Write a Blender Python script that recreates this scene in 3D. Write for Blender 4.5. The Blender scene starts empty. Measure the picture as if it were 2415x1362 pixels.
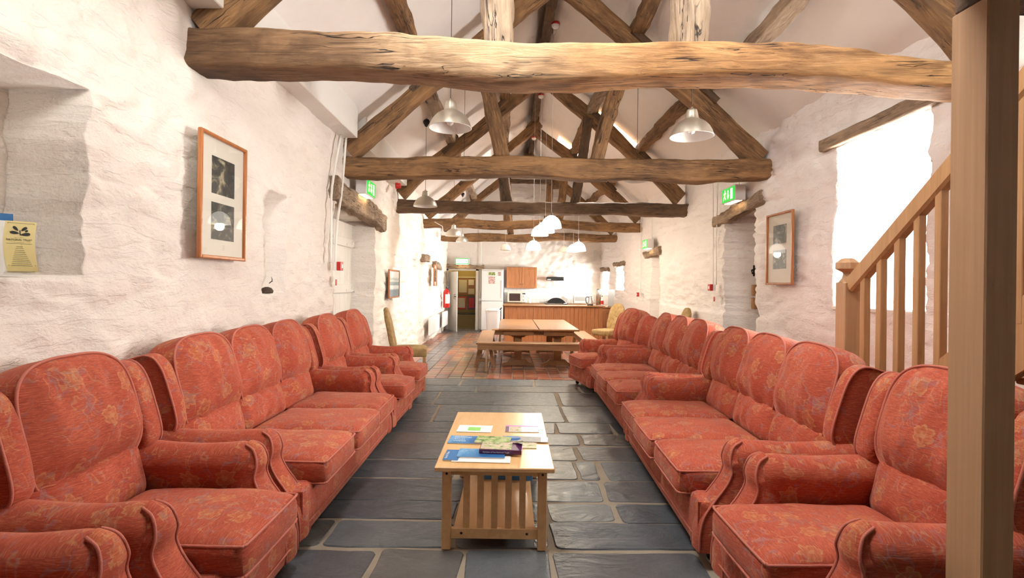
import bpy, math, random
from mathutils import Vector, Matrix, noise
PI = math.pi
S = bpy.context.scene
C = S.collection
F, VX, VY, EH = 1280.0, 1200.0, 670.0, 1.30
ROLL = math.radians(0.7)

def R(d): return math.radians(d)
def at(px, py, Y):
    """world point of a measured photo position at distance Y"""
    dx, dy = px - VX, py - VY
    ux = dx * math.cos(ROLL) + dy * math.sin(ROLL)
    uy = -dx * math.sin(ROLL) + dy * math.cos(ROLL)
    return Vector((ux / F * Y, Y, EH - uy / F * Y))
def fz(Y):
    """the tiled part of the floor falls slightly towards the kitchen"""
    return 0.0 if Y < 7.46 else -0.10 * (Y - 7.46) / 9.14
def N(x, y=0, z=0): return noise.noise(Vector((x, y, z)))

# ------------------------------------------------------------------ materials
class NT:
    def __init__(s, name):
        s.m = bpy.data.materials.new(name); s.m.use_nodes = True
        s.t = s.m.node_tree; s.b = s.t.nodes['Principled BSDF']
        s.out = s.t.nodes['Material Output']
    def n(s, typ, **kw):
        nd = s.t.nodes.new(typ)
        for k, v in kw.items():
            if k.startswith('_'): setattr(nd, k[1:], v)
            else: nd.inputs[k.replace('__', ' ')].default_value = v
        return nd
    def l(s, a, b): s.t.links.new(a, b)
    def coord(s, which='Object', scale=(1, 1, 1), loc=(0, 0, 0)):
        tc = s.t.nodes.new('ShaderNodeTexCoord'); mp = s.t.nodes.new('ShaderNodeMapping')
        mp.inputs['Scale'].default_value = scale; mp.inputs['Location'].default_value = loc
        s.l(tc.outputs[which], mp.inputs['Vector']); return mp.outputs['Vector']
    def noise(s, vec, scale=5, detail=4, rough=.55, dist=0):
        nd = s.n('ShaderNodeTexNoise', Scale=scale, Detail=detail, Roughness=rough, Distortion=dist)
        s.l(vec, nd.inputs['Vector']); return nd.outputs['Fac']
    def ramp(s, fac, stops, interp='LINEAR'):
        nd = s.t.nodes.new('ShaderNodeValToRGB'); cr = nd.color_ramp; cr.interpolation = interp
        while len(cr.elements) < len(stops): cr.elements.new(0.5)
        for e, (p, c) in zip(cr.elements, stops):
            e.position = p; e.color = (c[0], c[1], c[2], 1) if hasattr(c, '__len__') else (c, c, c, 1)
        s.l(fac, nd.inputs['Fac']); return nd.outputs['Color']
    def mix(s, fac, a, b, mode='MIX'):
        nd = s.t.nodes.new('ShaderNodeMix'); nd.data_type = 'RGBA'; nd.blend_type = mode
        for sock, v in ((nd.inputs[0], fac), (nd.inputs[6], a), (nd.inputs[7], b)):
            if hasattr(v, 'is_linked') or isinstance(v, bpy.types.NodeSocket): s.l(v, sock)
            elif hasattr(v, '__len__'): sock.default_value = (v[0], v[1], v[2], 1)
            else: sock.default_value = v
        return nd.outputs[2]
    def math(s, op, a, b=None, c=None):
        nd = s.t.nodes.new('ShaderNodeMath'); nd.operation = op
        for i, v in enumerate((a, b, c)):
            if v is None: continue
            if isinstance(v, bpy.types.NodeSocket): s.l(v, nd.inputs[i])
            else: nd.inputs[i].default_value = v
        return nd.outputs[0]
    def col(s, v):
        if isinstance(v, bpy.types.NodeSocket): s.l(v, s.b.inputs['Base Color'])
        else: s.b.inputs['Base Color'].default_value = (v[0], v[1], v[2], 1)
    def bump(s, h, strength=.3, dist=.01, prev=None):
        nd = s.t.nodes.new('ShaderNodeBump'); nd.inputs['Strength'].default_value = strength
        nd.inputs['Distance'].default_value = dist
        s.l(h, nd.inputs['Height'])
        if prev is not None: s.l(prev, nd.inputs['Normal'])
        s.l(nd.outputs['Normal'], s.b.inputs['Normal']); return nd.outputs['Normal']
    def set(s, **kw):
        for k, v in kw.items():
            sock = s.b.inputs[k.replace('_', ' ')]
            if isinstance(v, bpy.types.NodeSocket): s.l(v, sock)
            else: sock.default_value = v

def plain(name, c, rough=.5, metal=0, spec=.5, bump=0, bscale=60, var=0):
    t = NT(name); t.set(Roughness=rough, Metallic=metal)
    t.b.inputs['Specular IOR Level'].default_value = spec
    v = t.coord()
    if var:
        f = t.noise(v, 6, 4)
        t.col(t.mix(f, [max(0, x * (1 - var)) for x in c], [min(1, x * (1 + var)) for x in c]))
    else: t.col(c)
    if bump: t.bump(t.noise(v, bscale, 3), bump, .003)
    return t.m

def glow(name, c, strength):
    t = NT(name); t.col((c[0]*.5, c[1]*.5, c[2]*.5))
    t.b.inputs['Emission Color'].default_value = (c[0], c[1], c[2], 1)
    t.b.inputs['Emission Strength'].default_value = strength
    if strength < 2.1 or strength > 2.5: t.m.cycles.emission_sampling = 'NONE'
    return t.m

def m_wall(name, base, tint, sc=1.0):
    t = NT(name); v = t.coord(scale=(1, 1, 1.6))
    big = t.noise(v, 1.1 * sc, 4, .6); mid = t.noise(v, 7 * sc, 5, .6, .2); fine = t.noise(v, 38, 4, .6, 0)
    c = t.mix(t.ramp(big, [(.35, 0), (.7, 1)]), base, tint)
    grime = t.ramp(mid, [(.58, 0), (.72, 1)])
    c = t.mix(t.math('MULTIPLY', grime, .22), c, (.62, .47, .36))
    spots = t.ramp(t.noise(t.coord(scale=(1, 1, 2.2)), 21, 3, .6, 1.2), [(.67, 0), (.73, 1)])
    c = t.mix(t.math('MULTIPLY', spots, .28), c, (.50, .36, .27))
    t.col(c); t.set(Roughness=.85)
    h = t.math('ADD', t.math('MULTIPLY', mid, .9), t.math('MULTIPLY', fine, .35))
    rid = t.ramp(t.noise(t.coord(scale=(.6, .6, 2.4)), 5.5, 5, .6, .5), [(.44, 0), (.50, 1)])
    h = t.math('ADD', h, t.math('MULTIPLY', rid, .22))
    t.bump(h, .5, .024)
    return t.m

def m_oldwood(name, dark, mid, light, rough=.75):
    t = NT(name)
    v = t.coord(scale=(.9, 9, 9)); g = t.noise(v, 3.2, 6, .68, 1.4)
    v2 = t.coord(scale=(1, 2.5, 2.5)); big = t.noise(v2, 1.3, 4, .6, .5)
    v3 = t.coord(scale=(.22, 9, 9), loc=(3, 1, 2)); ck = t.noise(v3, 2.3, 3, .5, .9)
    c = t.ramp(g, [(.28, dark), (.5, mid), (.72, light)])
    c2 = t.mix(t.ramp(big, [(.4, 0), (.65, 1)]), c, t.mix(.55, c, (light[0]*1.15, light[1]*1.1, light[2]*1.0)))
    dk = t.ramp(t.noise(v2, 2.7, 3, .5, 1.0), [(.5, 0), (.7, 1)])
    c2 = t.mix(t.math('MULTIPLY', dk, .55), c2, dark)
    crack = t.ramp(ck, [(.485, 0), (.497, 1), (.503, 1), (.515, 0)])
    crack = t.math('MULTIPLY', crack, t.ramp(t.noise(v2, 1.9, 2), [(.5, 0), (.58, 1)]))
    c2 = t.mix(crack, c2, (.025, .013, .008))
    t.col(c2); t.set(Roughness=rough)
    h = t.math('SUBTRACT', t.math('MULTIPLY', g, .8), t.math('MULTIPLY', crack, 1.0))
    t.bump(h, .8, .015)
    return t.m

def m_wood(name, a, b, rough=.4, sc=1.0, rings=(1, 14, 14)):
    t = NT(name); v = t.coord(scale=tuple(x * sc for x in rings))
    g = t.noise(v, 2.5, 5, .6, .8)
    t.col(t.ramp(g, [(.3, a), (.7, b)])); t.set(Roughness=rough)
    t.bump(g, .12, .004); return t.m

def m_fabric():
    t = NT('terracotta_fabric')
    uv = t.coord('UV'); 
    base = t.noise(uv, 4, 3, .5)
    st = t.noise(t.coord('UV', (16, 130, 1)), 2.0, 3, .6, .6)   # chenille ribs
    c = t.ramp(base, [(.3, (.45, .080, .040)), (.7, (.56, .130, .068))])
    c = t.mix(t.ramp(st, [(.35, .55), (.62, 0)]), c, (.23, .035, .026))
    c = t.mix(t.ramp(st, [(.55, 0), (.8, .5)]), c, (.62, .22, .13))
    fk = t.noise(t.coord('UV', (60, 190, 1)), 1.6, 2, .5)
    c = t.mix(t.ramp(fk, [(.60, 0), (.68, .45)]), c, (.20, .085, .075))
    c = t.mix(t.ramp(fk, [(.30, .4), (.38, 0)]), c, (.66, .30, .16))
    # flowers with petals
    vo = t.n('ShaderNodeTexVoronoi', Scale=7.4, Randomness=.85); vo.voronoi_dimensions = '2D'
    dist = t.mix(.05, uv, t.n('ShaderNodeTexNoise', Scale=9).outputs['Color'])
    t.l(dist, vo.inputs['Vector'])
    sub = t.n('ShaderNodeVectorMath', _operation='SUBTRACT'); t.l(dist, sub.inputs[0]); t.l(vo.outputs['Position'], sub.inputs[1])
    # voronoi Position is divided by scale already
    sx = t.n('ShaderNodeSeparateXYZ'); t.l(sub.outputs[0], sx.inputs[0])
    ang = t.math('ARCTAN2', sx.outputs[1], sx.outputs[0])
    r = t.math('MULTIPLY', vo.outputs['Distance'], 1.0)
    pet = t.math('ADD', .225, t.math('MULTIPLY', t.math('ABSOLUTE', t.math('SINE', t.math('MULTIPLY', ang, 3.0))), .10))
    q = t.math('DIVIDE', r, pet)
    ins = t.ramp(q, [(.86, 1), (1.0, 0)])
    outl = t.math('MULTIPLY', t.ramp(q, [(.74, 0), (.88, 1), (.95, 1), (1.0, 0)]), 1.0)
    core = t.ramp(q, [(.22, 1), (.3, 0)])
    sepc = t.n('ShaderNodeSeparateColor'); t.l(vo.outputs['Color'], sepc.inputs[0])
    on = t.ramp(sepc.outputs[0], [(.44, 0), (.46, 1)])
    fc = t.mix(t.ramp(sepc.outputs[1], [(.3, 0), (.8, 1)]), (.56, .21, .075), (.50, .27, .13))
    stb = t.ramp(st, [(.3, .35), (.6, 1)])
    c = t.mix(t.math('MULTIPLY', t.math('MULTIPLY', t.math('MULTIPLY', ins, .34), on), stb), c, fc)
    c = t.mix(t.math('MULTIPLY', t.math('MULTIPLY', t.math('MAXIMUM', outl, core), on), t.math('MULTIPLY', stb, .45)), c, (.60, .34, .15))
    # curling vines, blue grey and ochre
    brn = t.ramp(t.noise(t.coord('UV', (1, 1, 1), (2, 6, 0)), 8, 1), [(.46, 0), (.52, 1)])
    def vine(scale, col, amt, loc, wd=.012):
        n2 = t.noise(t.coord('UV', (1, 1, 1), loc), scale, 1.5, .5, 1.6)
        ln = t.ramp(n2, [(.5 - wd * 1.6, 0), (.5 - wd * .5, 1), (.5 + wd * .5, 1), (.5 + wd * 1.6, 0)])
        br = brn
        return t.math('MULTIPLY', t.math('MULTIPLY', ln, br), t.math('MULTIPLY', stb, amt)), col
    for sc_, col, amt, loc in ((5.5, (.25, .14, .16), .5, (3, 1, 0)), (7.5, (.56, .30, .14), .5, (8, 5, 0)), (6.5, (.32, .21, .22), .5, (1, 9, 0))):
        f, cc = vine(sc_, col, amt, loc); c = t.mix(f, c, cc)
    lf = t.ramp(t.noise(t.coord('UV', (1, 1.7, 1), (4, 4, 0)), 13, 2, .5, .8), [(.64, 0), (.68, .32)])
    c = t.mix(lf, c, (.30, .15, .14))
    t.col(c); t.set(Roughness=.9)
    t.b.inputs['Sheen Weight'].default_value = .25; t.b.inputs['Sheen Roughness'].default_value = .4
    t.b.inputs['Sheen Tint'].default_value = (1, .65, .5, 1)
    t.b.inputs['Specular IOR Level'].default_value = .2
    nrm = t.bump(st, .35, .004)
    t.bump(t.noise(t.coord('Object'), 9, 2, .55), .30, .02, nrm)
    return t.m

def m_slate(name='slate', tint=0):
    t = NT(name)
    at_ = t.n('ShaderNodeAttribute', _attribute_name='Col')
    v = t.coord(); a = t.noise(v, 3.0, 6, .62, .8); b = t.noise(v, 14, 6, .65, 1.0)
    c = t.ramp(a, [(.3, (.052, .060, .070)), (.55, (.098, .112, .122)), (.75, (.165, .178, .180))])
    c = t.mix(.60, c, at_.outputs['Color'])
    c = t.mix(t.ramp(b, [(.58, 0), (.75, .45)]), c, (.17, .145, .115))
    scr = t.ramp(t.noise(t.coord(scale=(1, 2.5, 1)), 10, 4, .6, 3.0), [(.485, 0), (.5, .6), (.515, 0)])
    c = t.mix(t.math('MULTIPLY', scr, .45), c, (.26, .24, .21))
    t.col(c); t.set(Roughness=t.ramp(b, [(.3, .33), (.7, .52)]))
    n1 = t.bump(t.noise(t.coord(scale=(1, 1.6, 1)), 3.3, 5, .55, 1.4), .42, .03)
    t.bump(b, .22, .008, n1); return t.m

def m_tile():
    t = NT('quarry_tile')
    at_ = t.n('ShaderNodeAttribute', _attribute_name='Col')
    v = t.coord(); b = t.noise(v, 9, 4, .6)
    c = t.mix(t.ramp(b, [(.3, 0), (.75, .5)]), at_.outputs['Color'], (.22, .12, .08))
    t.col(c); t.set(Roughness=.30); t.bump(b, .12, .006); return t.m

def m_photo(name, seed, warm=(.30, .25, .15)):
    t = NT(name); v = t.coord('Object', (1, 1, 1), (seed, seed * .7, 0))
    a = t.noise(v, 9, 6, .6, 1.2)
    c = t.ramp(a, [(.32, (.006, .007, .007)), (.52, (.035, .04, .036)), (.62, warm), (.78, (.5, .47, .38))])
    t.col(c); t.set(Roughness=.5); return t.m

def m_print(name, cols, scale=22, seed=0, stretch=(1, 1, 1)):
    t = NT(name); v = t.coord('Object', stretch, (seed, seed, seed))
    a = t.noise(v, scale, 4, .6, .6)
    k = len(cols); t.col(t.ramp(a, [(.3 + .42 * i / (k - 1), c) for i, c in enumerate(cols)]))
    t.set(Roughness=.5); return t.m

def m_glass(name='pane_glass', refl=.10, tint=(1, 1, 1)):
    t = NT(name); tr = t.n('ShaderNodeBsdfTransparent'); gl = t.n('ShaderNodeBsdfGlossy')
    tr.inputs['Color'].default_value = (*tint, 1); gl.inputs['Roughness'].default_value = .02
    lw = t.n('ShaderNodeLayerWeight', Blend=.5); mx = t.n('ShaderNodeMixShader')
    fr = t.math('ADD', .04, t.math('MULTIPLY', .9, t.math('POWER', lw.outputs['Facing'], 5.0)))
    t.l(fr, mx.inputs[0]); t.l(tr.outputs[0], mx.inputs[1]); t.l(gl.outputs[0], mx.inputs[2])
    t.l(mx.outputs[0], t.out.inputs['Surface']); return t.m

M = {}
M['wall'] = m_wall('limewash', (.78, .72, .64), (.77, .69, .615))
M['wall_r'] = m_wall('limewash_pinkish', (.88, .85, .82), (.87, .81, .78))
M['wall_b'] = m_wall('limewash_rear', (.78, .73, .66), (.78, .72, .67), 1.3)
M['plaster'] = plain('ceiling_plaster', (.87, .83, .78), .9, bump=.25, bscale=5, var=.04)
M['white'] = plain('white_gloss_paint', (.80, .77, .71), .45, var=.03)
M['whitep'] = plain('white_plastic', (.82, .81, .79), .35)
M['oak'] = m_oldwood('old_oak', (.050, .022, .008), (.175, .088, .034), (.36, .20, .085))
M['oakl'] = m_oldwood('old_oak_pale', (.14, .075, .03), (.42, .27, .135), (.66, .49, .30))
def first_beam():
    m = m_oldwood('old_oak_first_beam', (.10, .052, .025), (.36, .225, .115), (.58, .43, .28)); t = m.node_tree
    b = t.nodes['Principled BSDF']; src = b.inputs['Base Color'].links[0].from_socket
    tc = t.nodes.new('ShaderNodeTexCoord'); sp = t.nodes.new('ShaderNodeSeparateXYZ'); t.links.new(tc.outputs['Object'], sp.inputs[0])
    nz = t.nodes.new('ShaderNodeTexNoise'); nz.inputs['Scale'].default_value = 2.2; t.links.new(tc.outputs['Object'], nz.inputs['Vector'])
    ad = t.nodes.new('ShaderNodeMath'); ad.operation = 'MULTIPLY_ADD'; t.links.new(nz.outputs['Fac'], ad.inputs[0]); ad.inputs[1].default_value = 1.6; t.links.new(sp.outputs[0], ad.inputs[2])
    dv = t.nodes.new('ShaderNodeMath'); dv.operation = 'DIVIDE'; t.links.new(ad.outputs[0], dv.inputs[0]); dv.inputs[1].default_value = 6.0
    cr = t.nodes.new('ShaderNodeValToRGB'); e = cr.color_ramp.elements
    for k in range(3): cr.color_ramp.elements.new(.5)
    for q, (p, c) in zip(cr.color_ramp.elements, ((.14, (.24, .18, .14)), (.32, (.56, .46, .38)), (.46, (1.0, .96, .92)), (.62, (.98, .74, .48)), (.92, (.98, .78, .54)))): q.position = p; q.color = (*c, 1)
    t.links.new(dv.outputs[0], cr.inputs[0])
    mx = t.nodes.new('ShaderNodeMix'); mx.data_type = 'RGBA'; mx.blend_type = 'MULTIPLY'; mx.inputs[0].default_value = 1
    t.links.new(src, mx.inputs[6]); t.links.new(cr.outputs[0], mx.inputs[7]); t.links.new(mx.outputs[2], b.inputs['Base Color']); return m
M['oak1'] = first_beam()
M['oakd'] = m_oldwood('old_oak_dark', (.035, .018, .010), (.11, .062, .034), (.20, .125, .07))
M['oakg'] = m_oldwood('weathered_lintel_oak', (.10, .06, .035), (.26, .175, .11), (.46, .35, .25))
M['pine'] = m_wood('stair_pine', (.40, .205, .085), (.52, .29, .13), .5, rings=(16, 16, .8))
M['post'] = m_wood('post_pine', (.42, .24, .12), (.50, .29, .155), .6, rings=(22, 22, .7))
M['beech'] = m_wood('beech', (.68, .40, .165), (.78, .50, .235), .28, rings=(10, 1.2, 10))
M['table'] = m_wood('varnished_pine', (.27, .125, .045), (.36, .18, .07), .28, rings=(7, .5, 7))
M['bench'] = m_wood('bench_pine', (.27, .135, .055), (.40, .225, .105), .35)
M['cab'] = m_wood('cabinet_pine', (.36, .135, .045), (.50, .21, .08), .4, rings=(14, 14, 1))
M['frame'] = m_wood('frame_wood', (.36, .12, .035), (.52, .20, .065), .3, rings=(8, 8, 1))
M['fabric'] = m_fabric()
M['piping'] = plain('piping_cord', (.52, .155, .105), .8, bump=.6, bscale=220)
M['gold'] = m_print('gold_damask', [(.26, .15, .05), (.38, .245, .095), (.47, .33, .15)], 14)
bpy.data.materials['gold_damask'].node_tree.nodes['Principled BSDF'].inputs['Roughness'].default_value = .8
M['slate'] = m_slate(); M['tile'] = m_tile()
M['mortar'] = plain('mortar', (.30, .25, .185), .9, bump=.5, bscale=50, var=.25)
M['grout'] = plain('tile_grout', (.20, .16, .13), .9, var=.2)
M['black'] = plain('black_plastic', (.012, .012, .013), .35)
M['darkmetal'] = plain('dark_iron', (.03, .03, .03), .45, .7)
M['chrome'] = plain('brushed_steel', (.62, .61, .58), .28, 1)
M['alu'] = plain('brushed_aluminium_shade', (.66, .60, .50), .38, .85)
M['aluin'] = plain('white_enamel_inside', (.82, .80, .76), .4)
M['opal'] = glow('opal_glass', (1.0, .95, .86), 2.2)
M['opaloff'] = plain('cream_glass', (.78, .72, .60), .35)
M['red'] = plain('red_plastic', (.52, .02, .015), .35)
M['redtank'] = plain('red_enamel', (.55, .02, .015), .25)
M['mount'] = plain('picture_mount_card', (.66, .62, .52), .8)
M['paper'] = plain('white_paper', (.80, .79, .76), .6)
M['cream'] = plain('yellow_paper', (.78, .66, .30), .6)
M['blue'] = plain('blue_print', (.03, .17, .42), .35)
M['bluebox'] = plain('blue_card', (.05, .24, .60), .5)
M['ink'] = plain('printed_ink', (.02, .025, .02), .6)
M['glass'] = m_glass()
M['picglass'] = m_glass('picture_glass')
M['green'] = glow('exit_green', (.02, .50, .05), .7)
M['sign'] = glow('exit_pictogram', (.95, 1.0, .45), 1.3)
M['signlit'] = glow('exit_glare', (.85, 1.0, .80), 3.0)
M['warmlit'] = glow('exit_downlight', (1.0, .72, .38), 6.0)
M['bulb'] = plain('frosted_bulb', (.85, .84, .80), .2)
M['mirror'] = plain('mirror_glass', (.85, .87, .88), .03, 1)

# ------------------------------------------------------------------ mesh kit
def rot_to(d, up=Vector((0, 0, 1))):
    x = Vector(d).normalized(); y = up.cross(x)
    if y.length < 1e-4: y = Vector((0, 1, 0))
    y.normalize(); z = x.cross(y); return Matrix((x, y, z)).transposed()

class MB:
    def __init__(s): s.v = []; s.f = []; s.m = []; s.mi = 0; s.sm = []; s.smooth = True
    def add(s, vs, fs, smooth=None):
        b = len(s.v); s.v += [tuple(p) for p in vs]
        sm = s.smooth if smooth is None else smooth
        for f in fs: s.f.append([b + i for i in f]); s.m.append(s.mi); s.sm.append(sm)
        return s
    def box(s, lo, hi, bev=0.0, mat=None):
        x0, y0, z0 = lo; x1, y1, z1 = hi
        if bev <= 0:
            vs = [(x0,y0,z0),(x1,y0,z0),(x1,y1,z0),(x0,y1,z0),(x0,y0,z1),(x1,y0,z1),(x1,y1,z1),(x0,y1,z1)]
            fs = [(0,3,2,1),(4,5,6,7),(0,1,5,4),(1,2,6,5),(2,3,7,6),(3,0,4,7)]
        else:
            b = min(bev, (x1-x0)*.49, (y1-y0)*.49, (z1-z0)*.49)
            vs, fs = [], []
            idx = {}
            for i, X in enumerate((x0, x1)):
                for j, Y in enumerate((y0, y1)):
                    for k, Z in enumerate((z0, z1)):
                        sx, sy, sz = (1, -1)[i], (1, -1)[j], (1, -1)[k]
                        for a in range(3):
                            p = [X + sx*b, Y + sy*b, Z + sz*b]; p[a] = (X, Y, Z)[a]
                            idx[i, j, k, a] = len(vs); vs.append(tuple(p))
            for a in range(3):
                o = [q for q in range(3) if q != a]
                for s_ in (0, 1):
                    q = []
                    for (u, w) in ((0,0),(1,0),(1,1),(0,1)):
                        c = [0,0,0]; c[a] = s_; c[o[0]] = u; c[o[1]] = w; q.append(idx[c[0],c[1],c[2],a])
                    flip = (s_ == 0) ^ (a == 1)
                    fs.append(q[::-1] if flip else q)
            for a in range(3):
                o = [q for q in range(3) if q != a]
                for u in (0, 1):
                    for w in (0, 1):
                        c0 = [0,0,0]; c1 = [0,0,0]; c0[o[0]] = c1[o[0]] = u; c0[o[1]] = c1[o[1]] = w; c0[a] = 0; c1[a] = 1
                        q = [idx[(*c0, o[0])], idx[(*c1, o[0])], idx[(*c1, o[1])], idx[(*c0, o[1])]]
                        fs.append(q if ((u ^ w) ^ (a == 1)) else q[::-1])
            for i in (0,1):
                for j in (0,1):
                    for k in (0,1):
                        q = [idx[i,j,k,0], idx[i,j,k,1], idx[i,j,k,2]]
                        fs.append(q if (i + j + k) % 2 else q[::-1])
        if mat is not None: vs = [mat @ Vector(p) for p in vs]
        return s.add(vs, fs, False)
    def bar(s, p0, p1, w, h, bev=0.0, up=Vector((0,0,1))):
        p0, p1 = Vector(p0), Vector(p1); L = (p1 - p0).length
        m = Matrix.Translation(p0) @ rot_to(p1 - p0, up).to_4x4()
        return s.box((0, -w/2, -h/2), (L, w/2, h/2), bev, m)
    def tube(s, pts, r, seg=8, closed=False, cap=True):
        pts = [Vector(p) for p in pts]; n = len(pts); vs, fs = [], []
        up = Vector((0, 0, 1)); prev = None
        for i, p in enumerate(pts):
            if closed: d = pts[(i+1) % n] - pts[i-1]
            else: d = pts[min(i+1, n-1)] - pts[max(i-1, 0)]
            if d.length < 1e-9: d = Vector((0,0,1))
            d.normalize()
            if prev is None:
                u = d.cross(up)
                if u.length < .05: u = d.cross(Vector((1,0,0)))
            else: u = prev - d * prev.dot(d)
            u.normalize(); prev = u; w = d.cross(u)
            rr = r[i] if hasattr(r, '__len__') else r
            for k in range(seg):
                a = 2*PI*k/seg; vs.append(p + u*math.cos(a)*rr + w*math.sin(a)*rr)
        m = n if closed else n-1
        for i in range(m):
            for k in range(seg):
                a = i*seg+k; b = i*seg+(k+1) % seg; c = ((i+1) % n)*seg+(k+1) % seg; d2 = ((i+1) % n)*seg+k
                fs.append((a, b, c, d2))
        if cap and not closed: fs.append(tuple(range(seg))[::-1]); fs.append(tuple((n-1)*seg+k for k in range(seg)))
        return s.add(vs, fs, True)
    def cyl(s, p0, p1, r, seg=16): return s.tube([p0, p1], r, seg)
    def lathe(s, prof, seg=28, o=(0,0,0), mat=None):
        vs, fs = [], []
        for (r, z) in prof:
            for k in range(seg):
                a = 2*PI*k/seg; vs.append(Vector((o[0]+r*math.cos(a), o[1]+r*math.sin(a), o[2]+z)))
        for i in range(len(prof)-1):
            for k in range(seg):
                fs.append((i*seg+k, i*seg+(k+1) % seg, (i+1)*seg+(k+1) % seg, (i+1)*seg+k))
        if mat is not None: vs = [mat @ p for p in vs]
        return s.add(vs, fs, True)
    def poly(s, pts, thick, mat=None):
        """flat outline in local XY, extruded in z by thick"""
        n = len(pts); vs = [Vector((x, y, 0)) for x, y in pts] + [Vector((x, y, thick)) for x, y in pts]
        if mat is not None: vs = [mat @ p for p in vs]
        fs = [tuple(range(n))[::-1], tuple(range(n, 2*n))] + [(i, (i+1) % n, n+(i+1) % n, n+i) for i in range(n)]
        return s.add(vs, fs, False)
    def grid(s, rows, close_u=False, smooth=True):
        """rows: list of equally long lists of points"""
        b = len(s.v); n = len(rows[0]); fs = []
        for i in range(len(rows)-1):
            for j in range(n if close_u else n-1):
                fs.append((i*n+j, i*n+(j+1) % n, (i+1)*n+(j+1) % n, (i+1)*n+j))
        return s.add([p for r in rows for p in r], fs, smooth)
    def build(s, name, mats, parent=None, loc=None, rot=None, uv=False, flip=False):
        me = bpy.data.meshes.new(name); me.from_pydata([tuple(p) for p in s.v], [], s.f)
        for m in (mats if isinstance(mats, (list, tuple)) else [mats]): me.materials.append(m)
        me.polygons.foreach_set('material_index', s.m); me.polygons.foreach_set('use_smooth', s.sm)
        if flip: me.flip_normals()
        me.update()
        if uv:
            ul = me.uv_layers.new(name='UVMap'); vc = me.vertices
            off = (hash_off(name))
            for p in me.polygons:
                n = p.normal; a = max(range(3), key=lambda q: abs(n[q]))
                for li in p.loop_indices:
                    co = vc[me.loops[li].vertex_index].co
                    if a == 0: u = (co.y, co.z)
                    elif a == 1: u = (co.x, co.z)
                    else: u = (co.y, co.x)
                    ul.data[li].uv = (u[0]+off, u[1]+off*.7)
        o = bpy.data.objects.new(name, me); C.objects.link(o)
        if parent is not None: o.parent = parent
        if loc is not None: o.location = loc
        if rot is not None: o.rotation_euler = rot
        return o
_cnt = [0]
def hash_off(name):
    _cnt[0] += 1; return (_cnt[0] * .377) % 5.0

def thing(name, label, cat, loc=(0,0,0), rotz=0, group=None):
    o = bpy.data.objects.new(name, None); C.objects.link(o); o.empty_display_size = .1
    o.location = loc; o.rotation_euler = (0, 0, rotz); o['label'] = label; o['category'] = cat
    if group: o['group'] = group
    return o
def tag(o, label, cat, group=None):
    o['label'] = label; o['category'] = cat
    if group: o['group'] = group
    return o
def struct(o): o['kind'] = 'structure'; return o
def dup(root, loc, rotz, label, group=None):
    r = root.copy(); C.objects.link(r); r.location = loc; r.rotation_euler = (0, 0, rotz); r['label'] = label
    if group: r['group'] = group
    for ch in [o for o in bpy.data.objects if o.parent == root]:
        c = ch.copy(); C.objects.link(c); c.parent = r
        for g in [o for o in bpy.data.objects if o.parent == ch]:
            d = g.copy(); C.objects.link(d); d.parent = c
    return r
def smooth_pts(pts, k=6):
    P_ = [Vector(p) for p in pts]; out = []
    for i in range(len(P_)-1):
        p0, p1, p2, p3 = P_[max(i-1,0)], P_[i], P_[i+1], P_[min(i+2, len(P_)-1)]
        for j in range(k):
            t = j/k
            out.append(.5*((2*p1)+(p2-p0)*t+(2*p0-5*p1+4*p2-p3)*t*t+(3*p1-p0-3*p2+p3)*t**3))
    out.append(P_[-1]); return out

def timber(name, p0, p1, w, h, mat, parent=None, seed=0, wav=.03, bend=0.0, rough=.012, step=.07, taper=0.0, origin=(0,0,0), side=None, prof=None):
    """hand hewn timber from p0 to p1; local X runs along it so the grain follows"""
    p0, p1 = Vector(p0), Vector(p1); L = (p1-p0).length
    up = Vector((0, 0, 1)); d = (p1-p0).normalized()
    if abs(d.z) > .98: up = Vector((0, 1, 0))
    if abs(d.y) < .3: # member in a truss plane
        y = Vector((0, 1, 0)); z = d.cross(y); z.normalize(); y = z.cross(d)
        if abs(d.z) < .98 and z.z < 0: z = -z; y = -y
        rm = Matrix((d, y, z)).transposed()
    else: rm = rot_to(d, up)
    n = max(6, int(L/step)); seg = 20; rows = []
    for i in range(n+1):
        t = i/n; x = L*t
        cz = wav*N(x*.9+seed, 3.1, seed)*1.6 + bend*math.sin(PI*t); cy = wav*.6*N(x*.8, seed, 7.7)
        sw = 1 + .13*N(x*1.7+seed, 9, 1) - taper*t; sh = 1 + .16*N(x*1.3, seed, 2.5) - taper*t
        if prof: dz, ms = prof(t); cz += dz; sh *= ms
        row = []
        for k in range(seg):
            a = 2*PI*(k+.5)/seg; c, s_ = math.cos(a), math.sin(a)
            e = .30
            yy = math.copysign(abs(c)**e, c)*w/2*sw; zz = math.copysign(abs(s_)**e, s_)*h/2*sh
            nn = rough*N(x*3.2+seed, yy*9, zz*9+seed) + rough*.7*N(x*9, yy*22, zz*22+seed)
            row.append(Vector((x, cy+yy+c*nn, cz+zz+s_*nn)))
        rows.append(row)
    b = MB(); b.grid(rows, True); b.add(rows[0], [tuple(range(seg))[::-1]], False); b.add(rows[-1], [tuple(range(seg))], False)
    o = b.build(name, mat, parent)
    o.matrix_basis = Matrix.Translation(p0-Vector(origin)) @ rm.to_4x4()
    return o

# ------------------------------------------------------------------ room shell
XL, XR, YB, YN = -1.90, 2.95, 16.6, -1.8
RX, RZ, SL = 0.53, 5.18, 0.845            # ridge line and roof slope
def roofz(x): return RZ - SL*abs(x-RX)

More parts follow.
